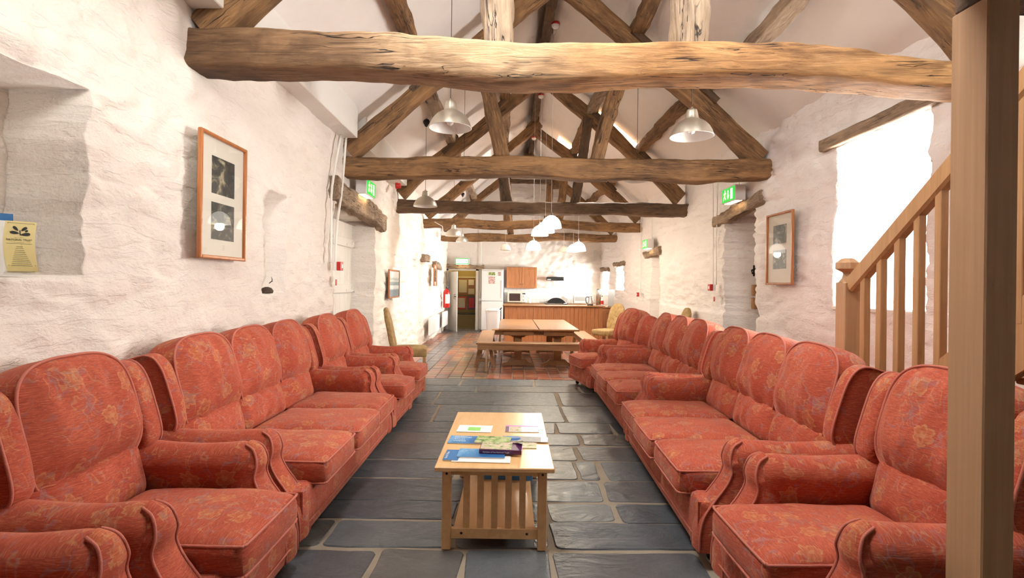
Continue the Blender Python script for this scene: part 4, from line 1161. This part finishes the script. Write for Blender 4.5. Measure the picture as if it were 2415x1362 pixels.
for (px, py, lab) in ((1310, 62, 'nearest round white smoke detector under the ridge beam'), (1276, 228, 'round white smoke detector under the ridge past the second truss'), (1259, 327, 'farthest round white smoke detector under the ridge beam')):
    q_ = at(px, py, 1.0); Y = (4.88-EH)/(q_.z-EH); T = thing('smoke_detector', lab, 'smoke detector', (q_.x*Y, Y, 4.90))
    b = MB(); b.lathe([(0, -.05), (.03, -.05), (.05, -.03), (.055, 0), (.055, .03)], 20); b.build('detector_body', M['whitep'], T)
    b = MB(); b.lathe([(.056, -.005), (.060, .0), (.060, .03), (.05, .035)], 20); b.build('mounting_ring', M['red'], T)
# emergency light box near fourth beam
T = thing('mounted_light', 'white box light fixed near the left wall under the fourth beam', 'emergency light', (-1.36, 11.95, 2.36))
b = MB(); b.box((-.14, -.05, 0), (.14, .05, .07), .008); b.build('housing', M['whitep'], T); b = MB(); b.tube([(-.1, 0, .07), (-.12, .02, .2), (-.3, .06, .30)], .008, 8); b.build('conduit', M['whitep'], T)

# ------------------------------------------------------------------ doors
def ledged_door(nm, w, h, loc, rz, leds, handle):
    T = bpy.data.objects.new(nm, None); C.objects.link(T); T.location = loc; T.rotation_euler = (0, 0, rz); T['kind'] = 'structure'
    b = MB(); n = 5
    for k in range(n): b.box((w*k/n+.001, -.022, 0), (w*(k+1)/n-.001, .0, h), .003)
    struct(b.build('door_leaf', M['white'], T))
    for z in leds:
        b = MB(); b.box((.0, -.045, z-.06), (w*.96, -.022, z+.06), .006); b.box((w*.9, -.055, z-.02), (w+.02, -.04, z+.03), .003); struct(b.build('door_ledge', M['white'], T))
        b = MB(); b.box((w*.62, -.052, z-.045), (w+.03, -.045, z-.015), .002); b.cyl((w+.02, -.055, z-.06), (w+.02, -.055, z+.02), .01, 10); struct(b.build('door_hinge', M['white'], T))
    if handle:
        b = MB(); b.tube([(handle*w, -.03, .95), (handle*w, -.07, .96), (handle*w, -.07, 1.08), (handle*w, -.03, 1.09)], .007, 8); b.box((handle*w-.06, -.04, 1.01), (handle*w+.06, -.03, 1.03)); b.build('door_handle', M['darkmetal'], T)
    return T
ledged_door('door_1', .86, 2.10, (XL-.33, 6.76, 0), R(90), (.55, 1.22, 1.84), 0)
T = ledged_door('door_2', .80, 1.76, (-1.83, YB-.03, fz(YB)), R(-65), (), .86)
b = MB(); 
b.box((-1.90, YB-.06, -.1), (-1.84, YB+.12, 1.76), .004); b.box((-1.01, YB-.06, -.1), (-.93, YB+.12, 1.76), .004); b.box((-1.90, YB-.06, 1.70), (-.93, YB+.12, 1.78), .004)
struct(b.build('trim_12', M['white']))
# little passage behind the kitchen doorway
M['dim'] = plain('ochre_paint', (.42, .33, .16), .8)
b = MB(); b.box((-2.2, YB+.10, -.12), (-1.9, 18.3, 2.2)); b.box((-.9, YB+.10, -.12), (-.6, 18.3, 2.2)); b.box((-2.2, 18.2, -.12), (-.6, 18.5, 2.2)); b.box((-2.2, YB+.10, 2.0), (-.6, 18.3, 2.2)); struct(b.build('wall_passage', M['dim']))
b = MB(); b.box((-2.2, YB+.0, -.18), (-.6, 18.3, -.11)); struct(b.build('floor', M['mortar']))
T = thing('notice_board', 'brown notice board with pinned papers, seen through the kitchen doorway', 'notice board', (-1.45, 18.18, .98))
b = MB(); b.box((-.42, -.03, -.05), (.42, 0, .55), .004); b.build('board', M['table'], T)
b = MB(); b.box((-.42, -.05, .52), (.42, -.03, .56)); b.build('rail', M['mount'], T)
for (x0, z0, x1, z1, m) in ((-.22, .03, .05, .45, M['mount']), (.10, .28, .28, .46, M['paper']), (.10, -.02, .30, .16, M['mount'])):
    b = MB(); b.box((x0, -.034, z0), (x1, -.03, z1)); b.build('pinned_paper', m, T)
for (x0, x1, m, lab) in ((-1.72, -1.42, M['redtank'], 'red framed poster below the notice board, left one'), (-1.37, -1.12, M['purple'], 'dark red poster below the notice board, right one')):
    T = thing('poster', lab, 'poster', ((x0+x1)/2, 18.16, .45)); w_ = (x1-x0)/2
    b = MB(); b.box((-w_, -.02, 0), (w_, 0, .42), .004); b.build('frame', m, T); b = MB(); b.box((-w_+.03, -.023, .05), (w_-.03, -.02, .38)); b.build('print', M['mount'] if m == M['redtank'] else M['red'], T)
T = thing('storage_chest', 'plain brown chest standing on the floor inside the passage', 'chest', (-1.45, 17.9, -.11)); b = MB(); b.box((-.42, -.2, 0), (.42, .2, .42), .01); b.build('body', plain('brown_board', (.30, .22, .10), .7), T); b = MB(); b.box((-.43, -.21, .42), (.43, .21, .45), .006); b.build('lid', M['black'], T)
# planked door in the right recess with latch
T = ledged_door('door_3', .94, 2.2, (XR+.51, 7.45, 0), R(-90), (.6, 1.5), 0)
for o in [q for q in bpy.data.objects if q.parent == T]: o.data.materials[0] = M['oakg']
b = MB(); b.tube([(-.0, 0, 0), (-.07, 0, .01), (-.08, 0, .05), (-.03, 0, .07)], .012, 8); b.cyl((-.05, 0, -.03), (-.05, 0, .12), .012, 8); o = b.build('door_handle', M['darkmetal'], None, (XR+.43, 7.38, 1.48)); o['kind'] = 'structure'
tag(o, 'black iron latch in the right doorway recess', 'latch'); del o['kind']
for z_ in (1.08, 1.26):
    b = MB(); b.box((-.05, -.04, -.075), (.02, .04, .075), .01); o = b.build('wooden_bolt', M['pine'], None, (XR+.41, 7.38, z_)); tag(o, 'wooden door bolt block in the right doorway recess, %s one' % ('lower' if z_ < 1.2 else 'upper'), 'door bolt')

# ------------------------------------------------------------------ dining furniture
def table(label, x0, x1):
    w = x1-x0; z = .63; T = thing('dining_table', label, 'dining table', ((x0+x1)/2, 9.65, fz(9.65)), 0)
    b = MB(); b.box((-w/2+.004, -1.2, z-.028), (w/2-.004, 1.2, z), .006); b.build('tabletop', M['table'], T)
    b = MB(); b.box((-w/2+.08, -1.10, z-.11), (w/2-.08, -1.07, z-.028), .003); b.box((-w/2+.08, 1.07, z-.11), (w/2-.08, 1.10, z-.028), .003)
    for s_ in (-1, 1): b.box((s_*(w/2-.09)-.012, -1.07, z-.11), (s_*(w/2-.09)+.012, 1.07, z-.028), .003)
    b.build('apron', M['table'], T)
    for yy in (-.85, .85):
        b = MB(); b.box((-.06, yy-.04, .10), (.06, yy+.04, z-.06), .006); b.build('leg', M['table'], T)
        b = MB(); pr = [(-w/2+.06, .0), (-w/2+.06, .045), (-w/2+.14, .07), (-.12, .12), (.12, .12), (w/2-.14, .07), (w/2-.06, .045), (w/2-.06, 0), (w/2-.16, .02), (-w/2+.16, .02)]
        b.poly(pr, .07, Matrix.Translation((0, yy+.035, 0.002)) @ Matrix.Rotation(R(90), 4, 'X')); b.build('foot', M['table'], T)
        b = MB(); pr = [(-w/2+.06, z-.03), (-w/2+.06, z-.07), (-.08, z-.16), (.08, z-.16), (w/2-.06, z-.07), (w/2-.06, z-.03)]
        b.poly(pr, .06, Matrix.Translation((0, yy+.03, 0)) @ Matrix.Rotation(R(90), 4, 'X')); b.build('bracket', M['table'], T)
    b = MB(); b.box((-.02, -.81, .16), (.02, .81, .24), .004); b.build('stretcher', M['table'], T)
    return T
table('left of the two long varnished dining tables set side by side', -.155, .480)
table('right of the two long varnished dining tables set side by side', .484, 1.115)
def bench(label, c, L, rz, w=.24):
    T = thing('bench', label, 'bench', (c[0], c[1], fz(c[1])), rz); z = .43
    b = MB(); b.box((-L/2, -w/2, z-.028), (L/2, w/2, z), .005); b.build('seat', M['bench'], T)
    for s_ in (-1, 1): b = MB(); b.box((-L/2+.02, s_*(w/2-.03)-.01, z-.11), (L/2-.02, s_*(w/2-.03)+.01, z-.028), .003); b.build('apron', M['bench'], T)
    for sx in (-1, 1):
        for s_ in (-1, 1): b = MB(); b.bar((sx*(L/2-.15), s_*(w/2+.02), .0), (sx*(L/2-.17), s_*(w/2-.06), z-.03), .055, .035, .003, Vector((1, 0, 0))); b.build('leg', M['bench'], T)
        b = MB(); b.box((sx*(L/2-.15)-.015, -w/2+.01, .10), (sx*(L/2-.15)+.015, w/2-.01, .15), .003); b.build('leg_brace', M['bench'], T)
    return T
bench('pine bench across the near end of the dining tables', (.42, 8.22), 1.80, 0, .22)
bench('pine bench along the left side of the dining tables', (-.37, 9.45), 2.1, R(90.5), .25)
bench('pine bench along the right side of the dining tables', (1.36, 9.55), 2.2, R(89.5), .25)
bench('pine bench across the far end of the dining tables, by the counter', (.42, 11.05), 1.5, 0, .25)

# ------------------------------------------------------------------ kitchen
zf = fz(13.3)
T = thing('kitchen_counter', 'long planked pine counter in front of the kitchen', 'counter', (1.09, 13.35, zf))
b = MB(); n = 24; W = 2.36
for k in range(n): b.box((-W/2+W*k/n+.002, -.28, 0), (-W/2+W*(k+1)/n-.002, -.262, .84), .002)
b.build('plank_front', M['cab'], T); b = MB(); b.box((-W/2+.01, -.262, 0), (W/2-.01, .25, .83)); b.build('body', M['cab'], T)
b = MB(); b.box((-W/2-.05, -.35, .84), (W/2+.05, .33, .87), .008); b.build('worktop', M['table'], T)
zk = fz(16.2)
def cabinet(nm, label, x0, x1, y0, y1, z0, z1, ndoor):
    T = thing(nm, label, 'cabinet', ((x0+x1)/2, (y0+y1)/2, z0)); w, d, h = x1-x0, y1-y0, z1-z0
    b = MB(); b.box((-w/2, -d/2+.02, 0), (w/2, d/2, h), .002); b.build('body', M['cab'], T)
    for k in range(ndoor):
        dw = w/ndoor; c_ = -w/2+dw*(k+.5)
        b = MB(); b.box((c_-dw/2+.003, -d/2, .003), (c_+dw/2-.003, -d/2+.018, h-.003), .003)
        for s_ in (-1, 1): b.box((c_+s_*(dw/2-.03)-.026, -d/2-.007, .003), (c_+s_*(dw/2-.03)+.026, -d/2, h-.003), .002)
        for z_ in (.03, h-.055): b.box((c_-dw/2+.05, -d/2-.007, z_-.026), (c_+dw/2-.05, -d/2, z_+.026), .002)
        m = 6
        for q in range(m): xx = c_-dw/2+.065+(dw-.13)*q/m; b.box((xx, -d/2-.003, .06), (xx+(dw-.13)/m-.004, -d/2, h-.09), .001)
        dr = b.build('door', M['cab'], T)
        b = MB(); xx = c_+(dw/2-.035)*(1 if k == 0 else -1); b.lathe([(.006, 0), (.006, .012), (.014, .018), (.012, .026), (0, .028)], 12, (0, 0, 0), Matrix.Translation((xx, -d/2-.007, .12 if z0 > 1 else h-.12)) @ Matrix.Rotation(R(90), 4, 'X')); b.build('knob', M['oakd'], dr)
    return T
cabinet('wall_cabinet', 'orange pine wall cupboard with two doors above the microwave', -.07, .84, 16.25, 16.56, 1.19, 1.82, 2)
for k, (x0, x1) in enumerate(((-.12, .45), (.46, 1.04), (1.75, 2.3))):
    cabinet('base_cabinet', 'pine base cupboard behind the counter under the rear worktop, %s' % ('below the microwave', 'left of the hob', 'right of the hob')[k], x0, x1, 16.0, 16.55, zk, .71, 1)
b = MB(); b.box((-.14, 15.96, .715), (1.06, 16.56, .75), .006); tag(b.build('worktop', M['table']), 'rear wooden worktop under the microwave', 'worktop')
b = MB(); b.box((1.74, 15.96, .715), (2.70, 16.56, .75), .006); tag(b.build('worktop', M['table']), 'rear wooden worktop right of the hob', 'worktop')
# white tile splashback
t = NT('white_tiles'); br = t.n('ShaderNodeTexBrick', Scale=1.0); br.offset = 0; t.l(t.coord('Object'), br.inputs['Vector'])
mp = t.coord('Object'); cx = t.n('ShaderNodeSeparateXYZ'); t.l(mp, cx.inputs[0]); cb = t.n('ShaderNodeCombineXYZ'); t.l(cx.outputs[0], cb.inputs[0]); t.l(cx.outputs[2], cb.inputs[1]); t.l(cb.outputs[0], br.inputs['Vector'])
br.inputs['Brick Width'].default_value = .12; br.inputs['Row Height'].default_value = .12; br.inputs['Mortar Size'].default_value = .003
br.inputs['Color1'].default_value = (.80, .80, .78, 1); br.inputs['Color2'].default_value = (.78, .78, .76, 1); br.inputs['Mortar'].default_value = (.55, .54, .52, 1)
t.col(br.outputs['Color']); t.set(Roughness=.2)
b = MB(); b.box((-.14, YB-.075, .75), (1.40, YB+.0, 1.20), .003); struct(b.build('trim_13', t.m))
# cooker with black domed lid
T = thing('range_cooker', 'black domed cooker lid with silver rim behind the counter', 'cooker', (1.40, 16.25, zk))
b = MB(); b.box((-.32, -.28, 0), (.32, .28, .80), .01); b.build('body', M['black'], T)
b = MB(); rows = []
for j in range(7):
    yy = -.26+.5*j/6; rows.append([Vector((-.33+.66*i/20, yy, .82+.20*(1-abs(-1+2*i/20)**2.2)*(1-.3*(j/6)))) for i in range(21)])
b.grid(rows); b.grid([[Vector((p.x, p.y, .80)) for p in rows[0]], rows[0]]); b.build('lid', M['black'], T)
b = MB(); b.tube([(-.31, -.29, .86), (-.2, -.31, .845), (0, -.315, .84), (.2, -.31, .845), (.31, -.29, .86)], .012, 8); b.build('rail', M['chrome'], T)
# microwave
T = thing('microwave', 'cream microwave oven on the rear worktop below the wall cupboard', 'microwave', (.24, 16.26, .75))
b = MB(); b.box((-.28, -.20, .015), (.28, .18, .33), .01); b.build('body', plain('cream_enamel', (.74, .70, .58), .35), T)
b = MB(); b.box((-.265, -.212, .03), (.135, -.20, .315), .006); dr = b.build('door', plain('cream_door', (.76, .72, .60), .3), T)
b = MB(); b.box((-.225, -.216, .06), (.105, -.212, .285), .004); b.build('window', plain('brown_glass', (.07, .045, .04), .15), dr)
b = MB(); b.box((.15, -.208, .03), (.27, -.20, .315), .004); cp = b.build('control_panel', M['whitep'], T)
b = MB(); b.box((.165, -.212, .26), (.255, -.208, .295)); b.build('display', M['black'], cp)
for z_ in (.10, .20): b = MB(); b.lathe([(.025, 0), (.022, .014), (0, .015)], 16, (0, 0, 0), Matrix.Translation((.21, -.208, z_)) @ Matrix.Rotation(R(90), 4, 'X')); b.build('knob', M['mount'], cp)
# hood
T = thing('wall_heater', 'slim black wall unit mounted above the hob', 'wall heater', (1.40, 16.5, 1.43))
b = MB(); b.box((-.265, -.22, 0), (.265, .06, .11), .02); b.build('casing', M['black'], T); b = MB(); b.box((-.25, -.225, .015), (-.14, -.22, .04)); b.build('badge', M['chrome'], T); b = MB(); b.box((-.2, -.226, .05), (.2, -.22, .09)); b.build('grille', M['darkmetal'], T)
# fridge freezer
T = thing('fridge_freezer', 'tall white fridge freezer between doorway and counter', 'fridge', (-.48, 16.27, zk))
b = MB(); b.box((-.32, -.26, .02), (.32, .28, 1.83), .012); b.build('body', M['whitep'], T)
b = MB(); b.box((-.32, -.315, .90), (.32, -.262, 1.79), .012); d1 = b.build('door', M['whitep'], T); b = MB(); b.box((-.32, -.315, .04), (.32, -.262, .89), .012); d2 = b.build('door', M['whitep'], T)
b = MB(); b.box((-.32, -.31, 1.795), (.32, -.262, 1.83), .006); b.box((-.03, -.315, 1.80), (.03, -.31, 1.82)); b.build('top_panel', M['whitep'], T)
b = MB(); b.box((.26, -.33, 1.0), (.285, -.315, 1.5), .004); b.build('handle', M['whitep'], d1)
T2 = thing('safety_poster', 'sheet of coloured pictures stuck on the fridge door', 'poster', (-.50, 15.952, 1.30)); b = MB(); b.box((-.10, -.002, 0), (.10, 0, .36)); b.build('sheet', M['paper'], T2)
b = MB(); b.box((-.095, -.0035, .26), (.095, -.002, .35)); b.build('green_photo', M['garden'], T2); b = MB(); b.box((-.095, -.0035, .01), (.095, -.002, .22)); b.build('printed_panel', m_print('poster_print', [(.7, .7, .68), (.45, .12, .08), (.75, .73, .7), (.1, .1, .1)], 26, 4), T2)
T2 = thing('sticker', 'small square sticker at the upper right of the fridge door', 'sticker', (-.28, 15.952, 1.55)); b = MB(); b.box((-.04, -.002, 0), (.04, 0, .11)); b.build('sheet', m_print('sticker_print', [(.7, .68, .66), (.5, .25, .2), (.7, .7, .7)], 40, 4), T2)
# bin
T = thing('waste_bin', 'tall white plastic bin with lid in front of the fridge', 'bin', (-.44, 15.35, fz(15.35)))
b = MB(); rows = []
for (s_, z) in ((.16, 0), (.165, .02), (.205, .62), (.21, .64)):
    rows.append([Vector((math.copysign(abs(math.cos(a))**.4, math.cos(a))*s_, math.copysign(abs(math.sin(a))**.4, math.sin(a))*s_*.85, z)) for a in [2*PI*k/40 for k in range(40)]])
b.grid(rows, True); b.add(rows[0], [tuple(range(40))[::-1]], False); b.build('body', M['whitep'], T)
b = MB(); rows = []
for (s_, z) in ((.225, .635), (.228, .66), (.20, .69), (.12, .705), (.001, .71)):
    rows.append([Vector((math.copysign(abs(math.cos(a))**.4, math.cos(a))*s_, math.copysign(abs(math.sin(a))**.4, math.sin(a))*s_*.85, z)) for a in [2*PI*k/40 for k in range(40)]])
b.grid(rows, True); b.build('lid', M['whitep'], T)
b = MB(); b.cyl((.225, -.12, .02), (.225, -.12, .66), .010, 8); b.tube([(.225, -.12, .66), (.20, -.14, .68), (.25, -.14, .73)], .016, 8); b.build('pedal_rod', M['black'], T)
# kettle etc
ZC = zf+.87
T = thing('kettle', 'brushed steel kettle with black handle on the counter', 'kettle', (2.02, 13.38, ZC))
b = MB(); b.lathe([(0, .02), (.075, .02), (.078, .04), (.066, .12), (.052, .20), (.045, .215), (.02, .225), (0, .228)], 24); b.build('body', M['chrome'], T)
b = MB(); b.lathe([(.082, 0), (.082, .018), (.05, .02)], 24); b.build('base', M['black'], T)
b = MB(); b.tube(smooth_pts([(-.05, 0, .20), (-.10, 0, .205), (-.115, 0, .15), (-.10, 0, .06), (-.075, 0, .05)], 4), .012, 8); b.build('handle', M['black'], T)
T = thing('detergent_bottle', 'bottle with a red label at the right end of the counter', 'bottle', (2.42-.12, 13.35, ZC))
b = MB(); b.lathe([(0, 0), (.035, 0), (.037, .02), (.037, .14), (.02, .18), (.012, .20), (.012, .22), (0, .22)], 18); b.build('body', M['whitep'], T)
b = MB(); b.lathe([(.0385, .03), (.0385, .12)], 18); b.build('label', M['red'], T); b = MB(); b.lathe([(.014, .215), (.014, .24), (0, .241)], 12); b.build('cap', M['ink'], T)
T = thing('toaster_oven', 'white toaster oven on the rear worktop behind the kettle', 'toaster oven', (2.12, 16.2, .75)); b = MB(); b.box((-.19, -.15, .01), (.19, .15, .26), .01); b.build('body', M['whitep'], T); b = MB(); b.box((-.16, -.156, .09), (.16, -.15, .21), .003); b.build('door', plain('oven_window', (.45, .47, .46), .2), T)
T = thing('cup_rack', 'white dish rack beside the toaster oven', 'dish rack', (1.80, 16.25, .75))
b = MB()
for k in range(6): x_ = -.08+.032*k; b.tube([(x_, -.12, .01), (x_, -.12, .13), (x_, .12, .13), (x_, .12, .01)], .003, 6)
b.tube([(-.09, -.12, .01), (.09, -.12, .01), (.09, .12, .01), (-.09, .12, .01)], .004, 6, True); b.build('frame', M['chrome'], T)
T = thing('storage_jar', 'white lidded jar beside the microwave', 'jar', (.62, 16.2, .75)); b = MB(); b.lathe([(0, 0), (.045, 0), (.05, .02), (.05, .13), (.04, .14), (0, .14)], 20); b.build('body', M['whitep'], T); b = MB(); b.lathe([(.052, .135), (.052, .16), (0, .165)], 20); b.build('lid', M['mount'], T)
T = thing('water_boiler', 'tall steel cylinder below the kitchen window', 'water boiler', (2.52, 15.2, .75)); b = MB(); b.lathe([(0, 0), (.07, 0), (.07, .42), (.06, .45), (0, .46)], 24); b.build('body', M['chrome'], T); b = MB(); b.cyl((0, -.07, .07), (0, -.12, .07), .01, 8); b.build('tap', M['black'], T)
cabinet('base_cabinet', 'pine base cupboard along the right kitchen wall under the boiler', 2.3, 2.86, 14.0, 15.9, fz(15), .71, 2)
b = MB(); b.box((2.28, 13.98, .715), (2.90, 15.95, .75), .006); tag(b.build('worktop', M['table']), 'wooden worktop along the right kitchen wall', 'worktop')
T = thing('serving_board', 'tall pale grey board standing below the kitchen window', 'board', (2.68, 14.3, .75)); b = MB(); b.box((-.06, -.01, 0), (.10, .01, .44), .004); b.build('panel', plain('grey_laminate', (.55, .57, .57), .4), T)

# fire extinguisher, radiators
T = thing('fire_extinguisher', 'red fire extinguisher hung on the left wall near the kitchen doorway', 'fire extinguisher', (XL+.14, 15.35, .62), R(60))
b = MB(); b.lathe([(0, 0), (.085, 0), (.092, .02), (.092, .42), (.075, .48), (.03, .52), (.025, .54)], 24); b.build('tank', M['redtank'], T)
b = MB(); b.lathe([(.0935, .12), (.0935, .38)], 24); b.v = [p for p in b.v]; b.f = [f for f in b.f if b.v[f[0]][1] < -.0]; b.m = b.m[:len(b.f)]; b.sm = b.sm[:len(b.f)]; b.build('label', M['paper'], T)
b = MB(); b.cyl((0, 0, .53), (0, 0, .58), .02, 10); b.bar((-.02, 0, .58), (.12, 0, .61), .02, .015); b.bar((-.02, 0, .56), (.10, 0, .55), .02, .01); b.build('valve_handle', M['black'], T)
b = MB(); b.tube(smooth_pts([(.02, 0, .55), (.12, -.02, .48), (.11, -.04, .25), (.09, -.05, .12)], 5), .010, 8); b.build('hose', M['black'], T)
def radiator(label, y0, y1, z0, z1):
    T = thing('radiator', label, 'radiator', (XL+.08, (y0+y1)/2, z0), R(90)); w = (y1-y0)/2; h = z1-z0
    b = MB(); n = int((y1-y0)/.05)
    b.box((-w, -.05, .0), (w, -.01, h), .008)
    for k in range(n): x_ = -w+(2*w)*(k+.5)/n; b.box((x_-.014, -.062, .03), (x_+.014, -.05, h-.03), .005)
    b.build('panel', M['whitep'], T)
    b = MB(); b.tube([(-w-.03, -.04, -.10), (-w-.03, -.04, h*.12), (-w, -.04, h*.12)], .009, 8); b.cyl((-w-.03, -.04, .0), (-w-.03, -.04, .07), .016, 10); b.build('valve', M['whitep'], T)
    return T
radiator('low white radiator on the left wall, nearer of two', 12.25, 13.9, .10, .52)
radiator('low white radiator on the left wall, beside the kitchen doorway', 14.75, 15.75, .10, .52)
T = thing('light_switch', 'white switch on the rear wall beside the doorway', 'light switch', (-.86, YB-.05, .78)); b = MB(); b.box((-.05, -.04, 0), (.05, 0, .09), .004); b.build('plate', M['whitep'], T)
T = thing('mounted_bracket', 'narrow grey bracket high in the rear right corner', 'bracket', (2.62, YB-.12, 2.05)); b = MB(); b.box((-.03, -.04, 0), (.03, .06, .32), .004); b.build('body', M['chrome'], T)

# ------------------------------------------------------------------ lights, world, camera
def area(nm, loc, rot, sx, sy, e, col=(1, 1, 1)):
    ld = bpy.data.lights.new(nm, 'AREA'); ld.shape = 'RECTANGLE'; ld.size = sx; ld.size_y = sy; ld.energy = e; ld.color = col
    o = bpy.data.objects.new(nm, ld); C.objects.link(o); o.location = loc; o.rotation_euler = rot; return o
area('window_daylight', (3.62, 4.4, 1.86), (0, R(90), 0), 1.5, 1.15, 115, (1, .97, .93))
area('window_daylight', (.55, YN-.30, 3.65), (R(90), 0, 0), 1.8, 1.4, 140, (1, .98, .95))
area('window_daylight', (3.55, 14.55, 1.5), (0, R(90), 0), .65, 1.0, 180, (1, .98, .95))
area('window_daylight', (3.35, 16.05, 1.36), (0, R(90), 0), .7, .6, 100, (1, .98, .95))
for q, e in zip(SKY, (240, 190, 18)):  # last lamp shines through the added near skylight
    x = (q[2]+q[3])/2; area('skylight_and_added_light', (x+.15, (q[0]+q[1])/2, roofz(x)+.45), (0, math.atan(SL), 0), (q[3]-q[2])*1.3, q[1]-q[0], e, (1, .97, .93))
for q in SKYL_ADDED:  # lamp for the added left skylight, brightens the right wall
    x = (q[2]+q[3])/2; area('skylight_and_added_light', (x-.15, (q[0]+q[1])/2, roofz(x)+.45), (0, -math.atan(SL), 0), (q[3]-q[2])*1.3, q[1]-q[0], 80, (1, .98, .94))
ld = bpy.data.lights.new('passage_lamp', 'POINT'); ld.energy = 5; ld.color = (1, .75, .3); ld.shadow_soft_size = .08
o = bpy.data.objects.new('passage_lamp', ld); C.objects.link(o); o.location = (-1.45, 17.6, 1.85)

w = bpy.data.worlds.new('sky'); S.world = w; w.use_nodes = True
w.node_tree.nodes['Background'].inputs[0].default_value = (.95, .98, 1.0, 1); w.node_tree.nodes['Background'].inputs[1].default_value = 4.0

cd = bpy.data.cameras.new('camera'); cam = bpy.data.objects.new('camera', cd); C.objects.link(cam)
cd.sensor_width = 36; cd.lens = F/2415*36; cd.shift_x = (1207.5-VX)/2415; cd.shift_y = (VY-681)/2415; cd.clip_start = .05
cam.matrix_world = Matrix.Translation((0, 0, EH)) @ Matrix.Rotation(R(90), 4, 'X') @ Matrix.Rotation(ROLL, 4, 'Z')
S.camera = cam
vs = S.view_settings; vs.view_transform = 'Standard'; vs.look = 'None'; vs.gamma = 1; vs.exposure = 0.82; vs.use_curve_mapping = False
S.cycles.use_denoising = True
S.cycles.max_bounces = 5; S.cycles.diffuse_bounces = 4; S.cycles.glossy_bounces = 2; S.cycles.use_adaptive_sampling = True; S.cycles.adaptive_threshold = .10; S.cycles.adaptive_min_samples = 12; S.cycles.transparent_max_bounces = 12
S.cycles.sample_clamp_indirect = 6
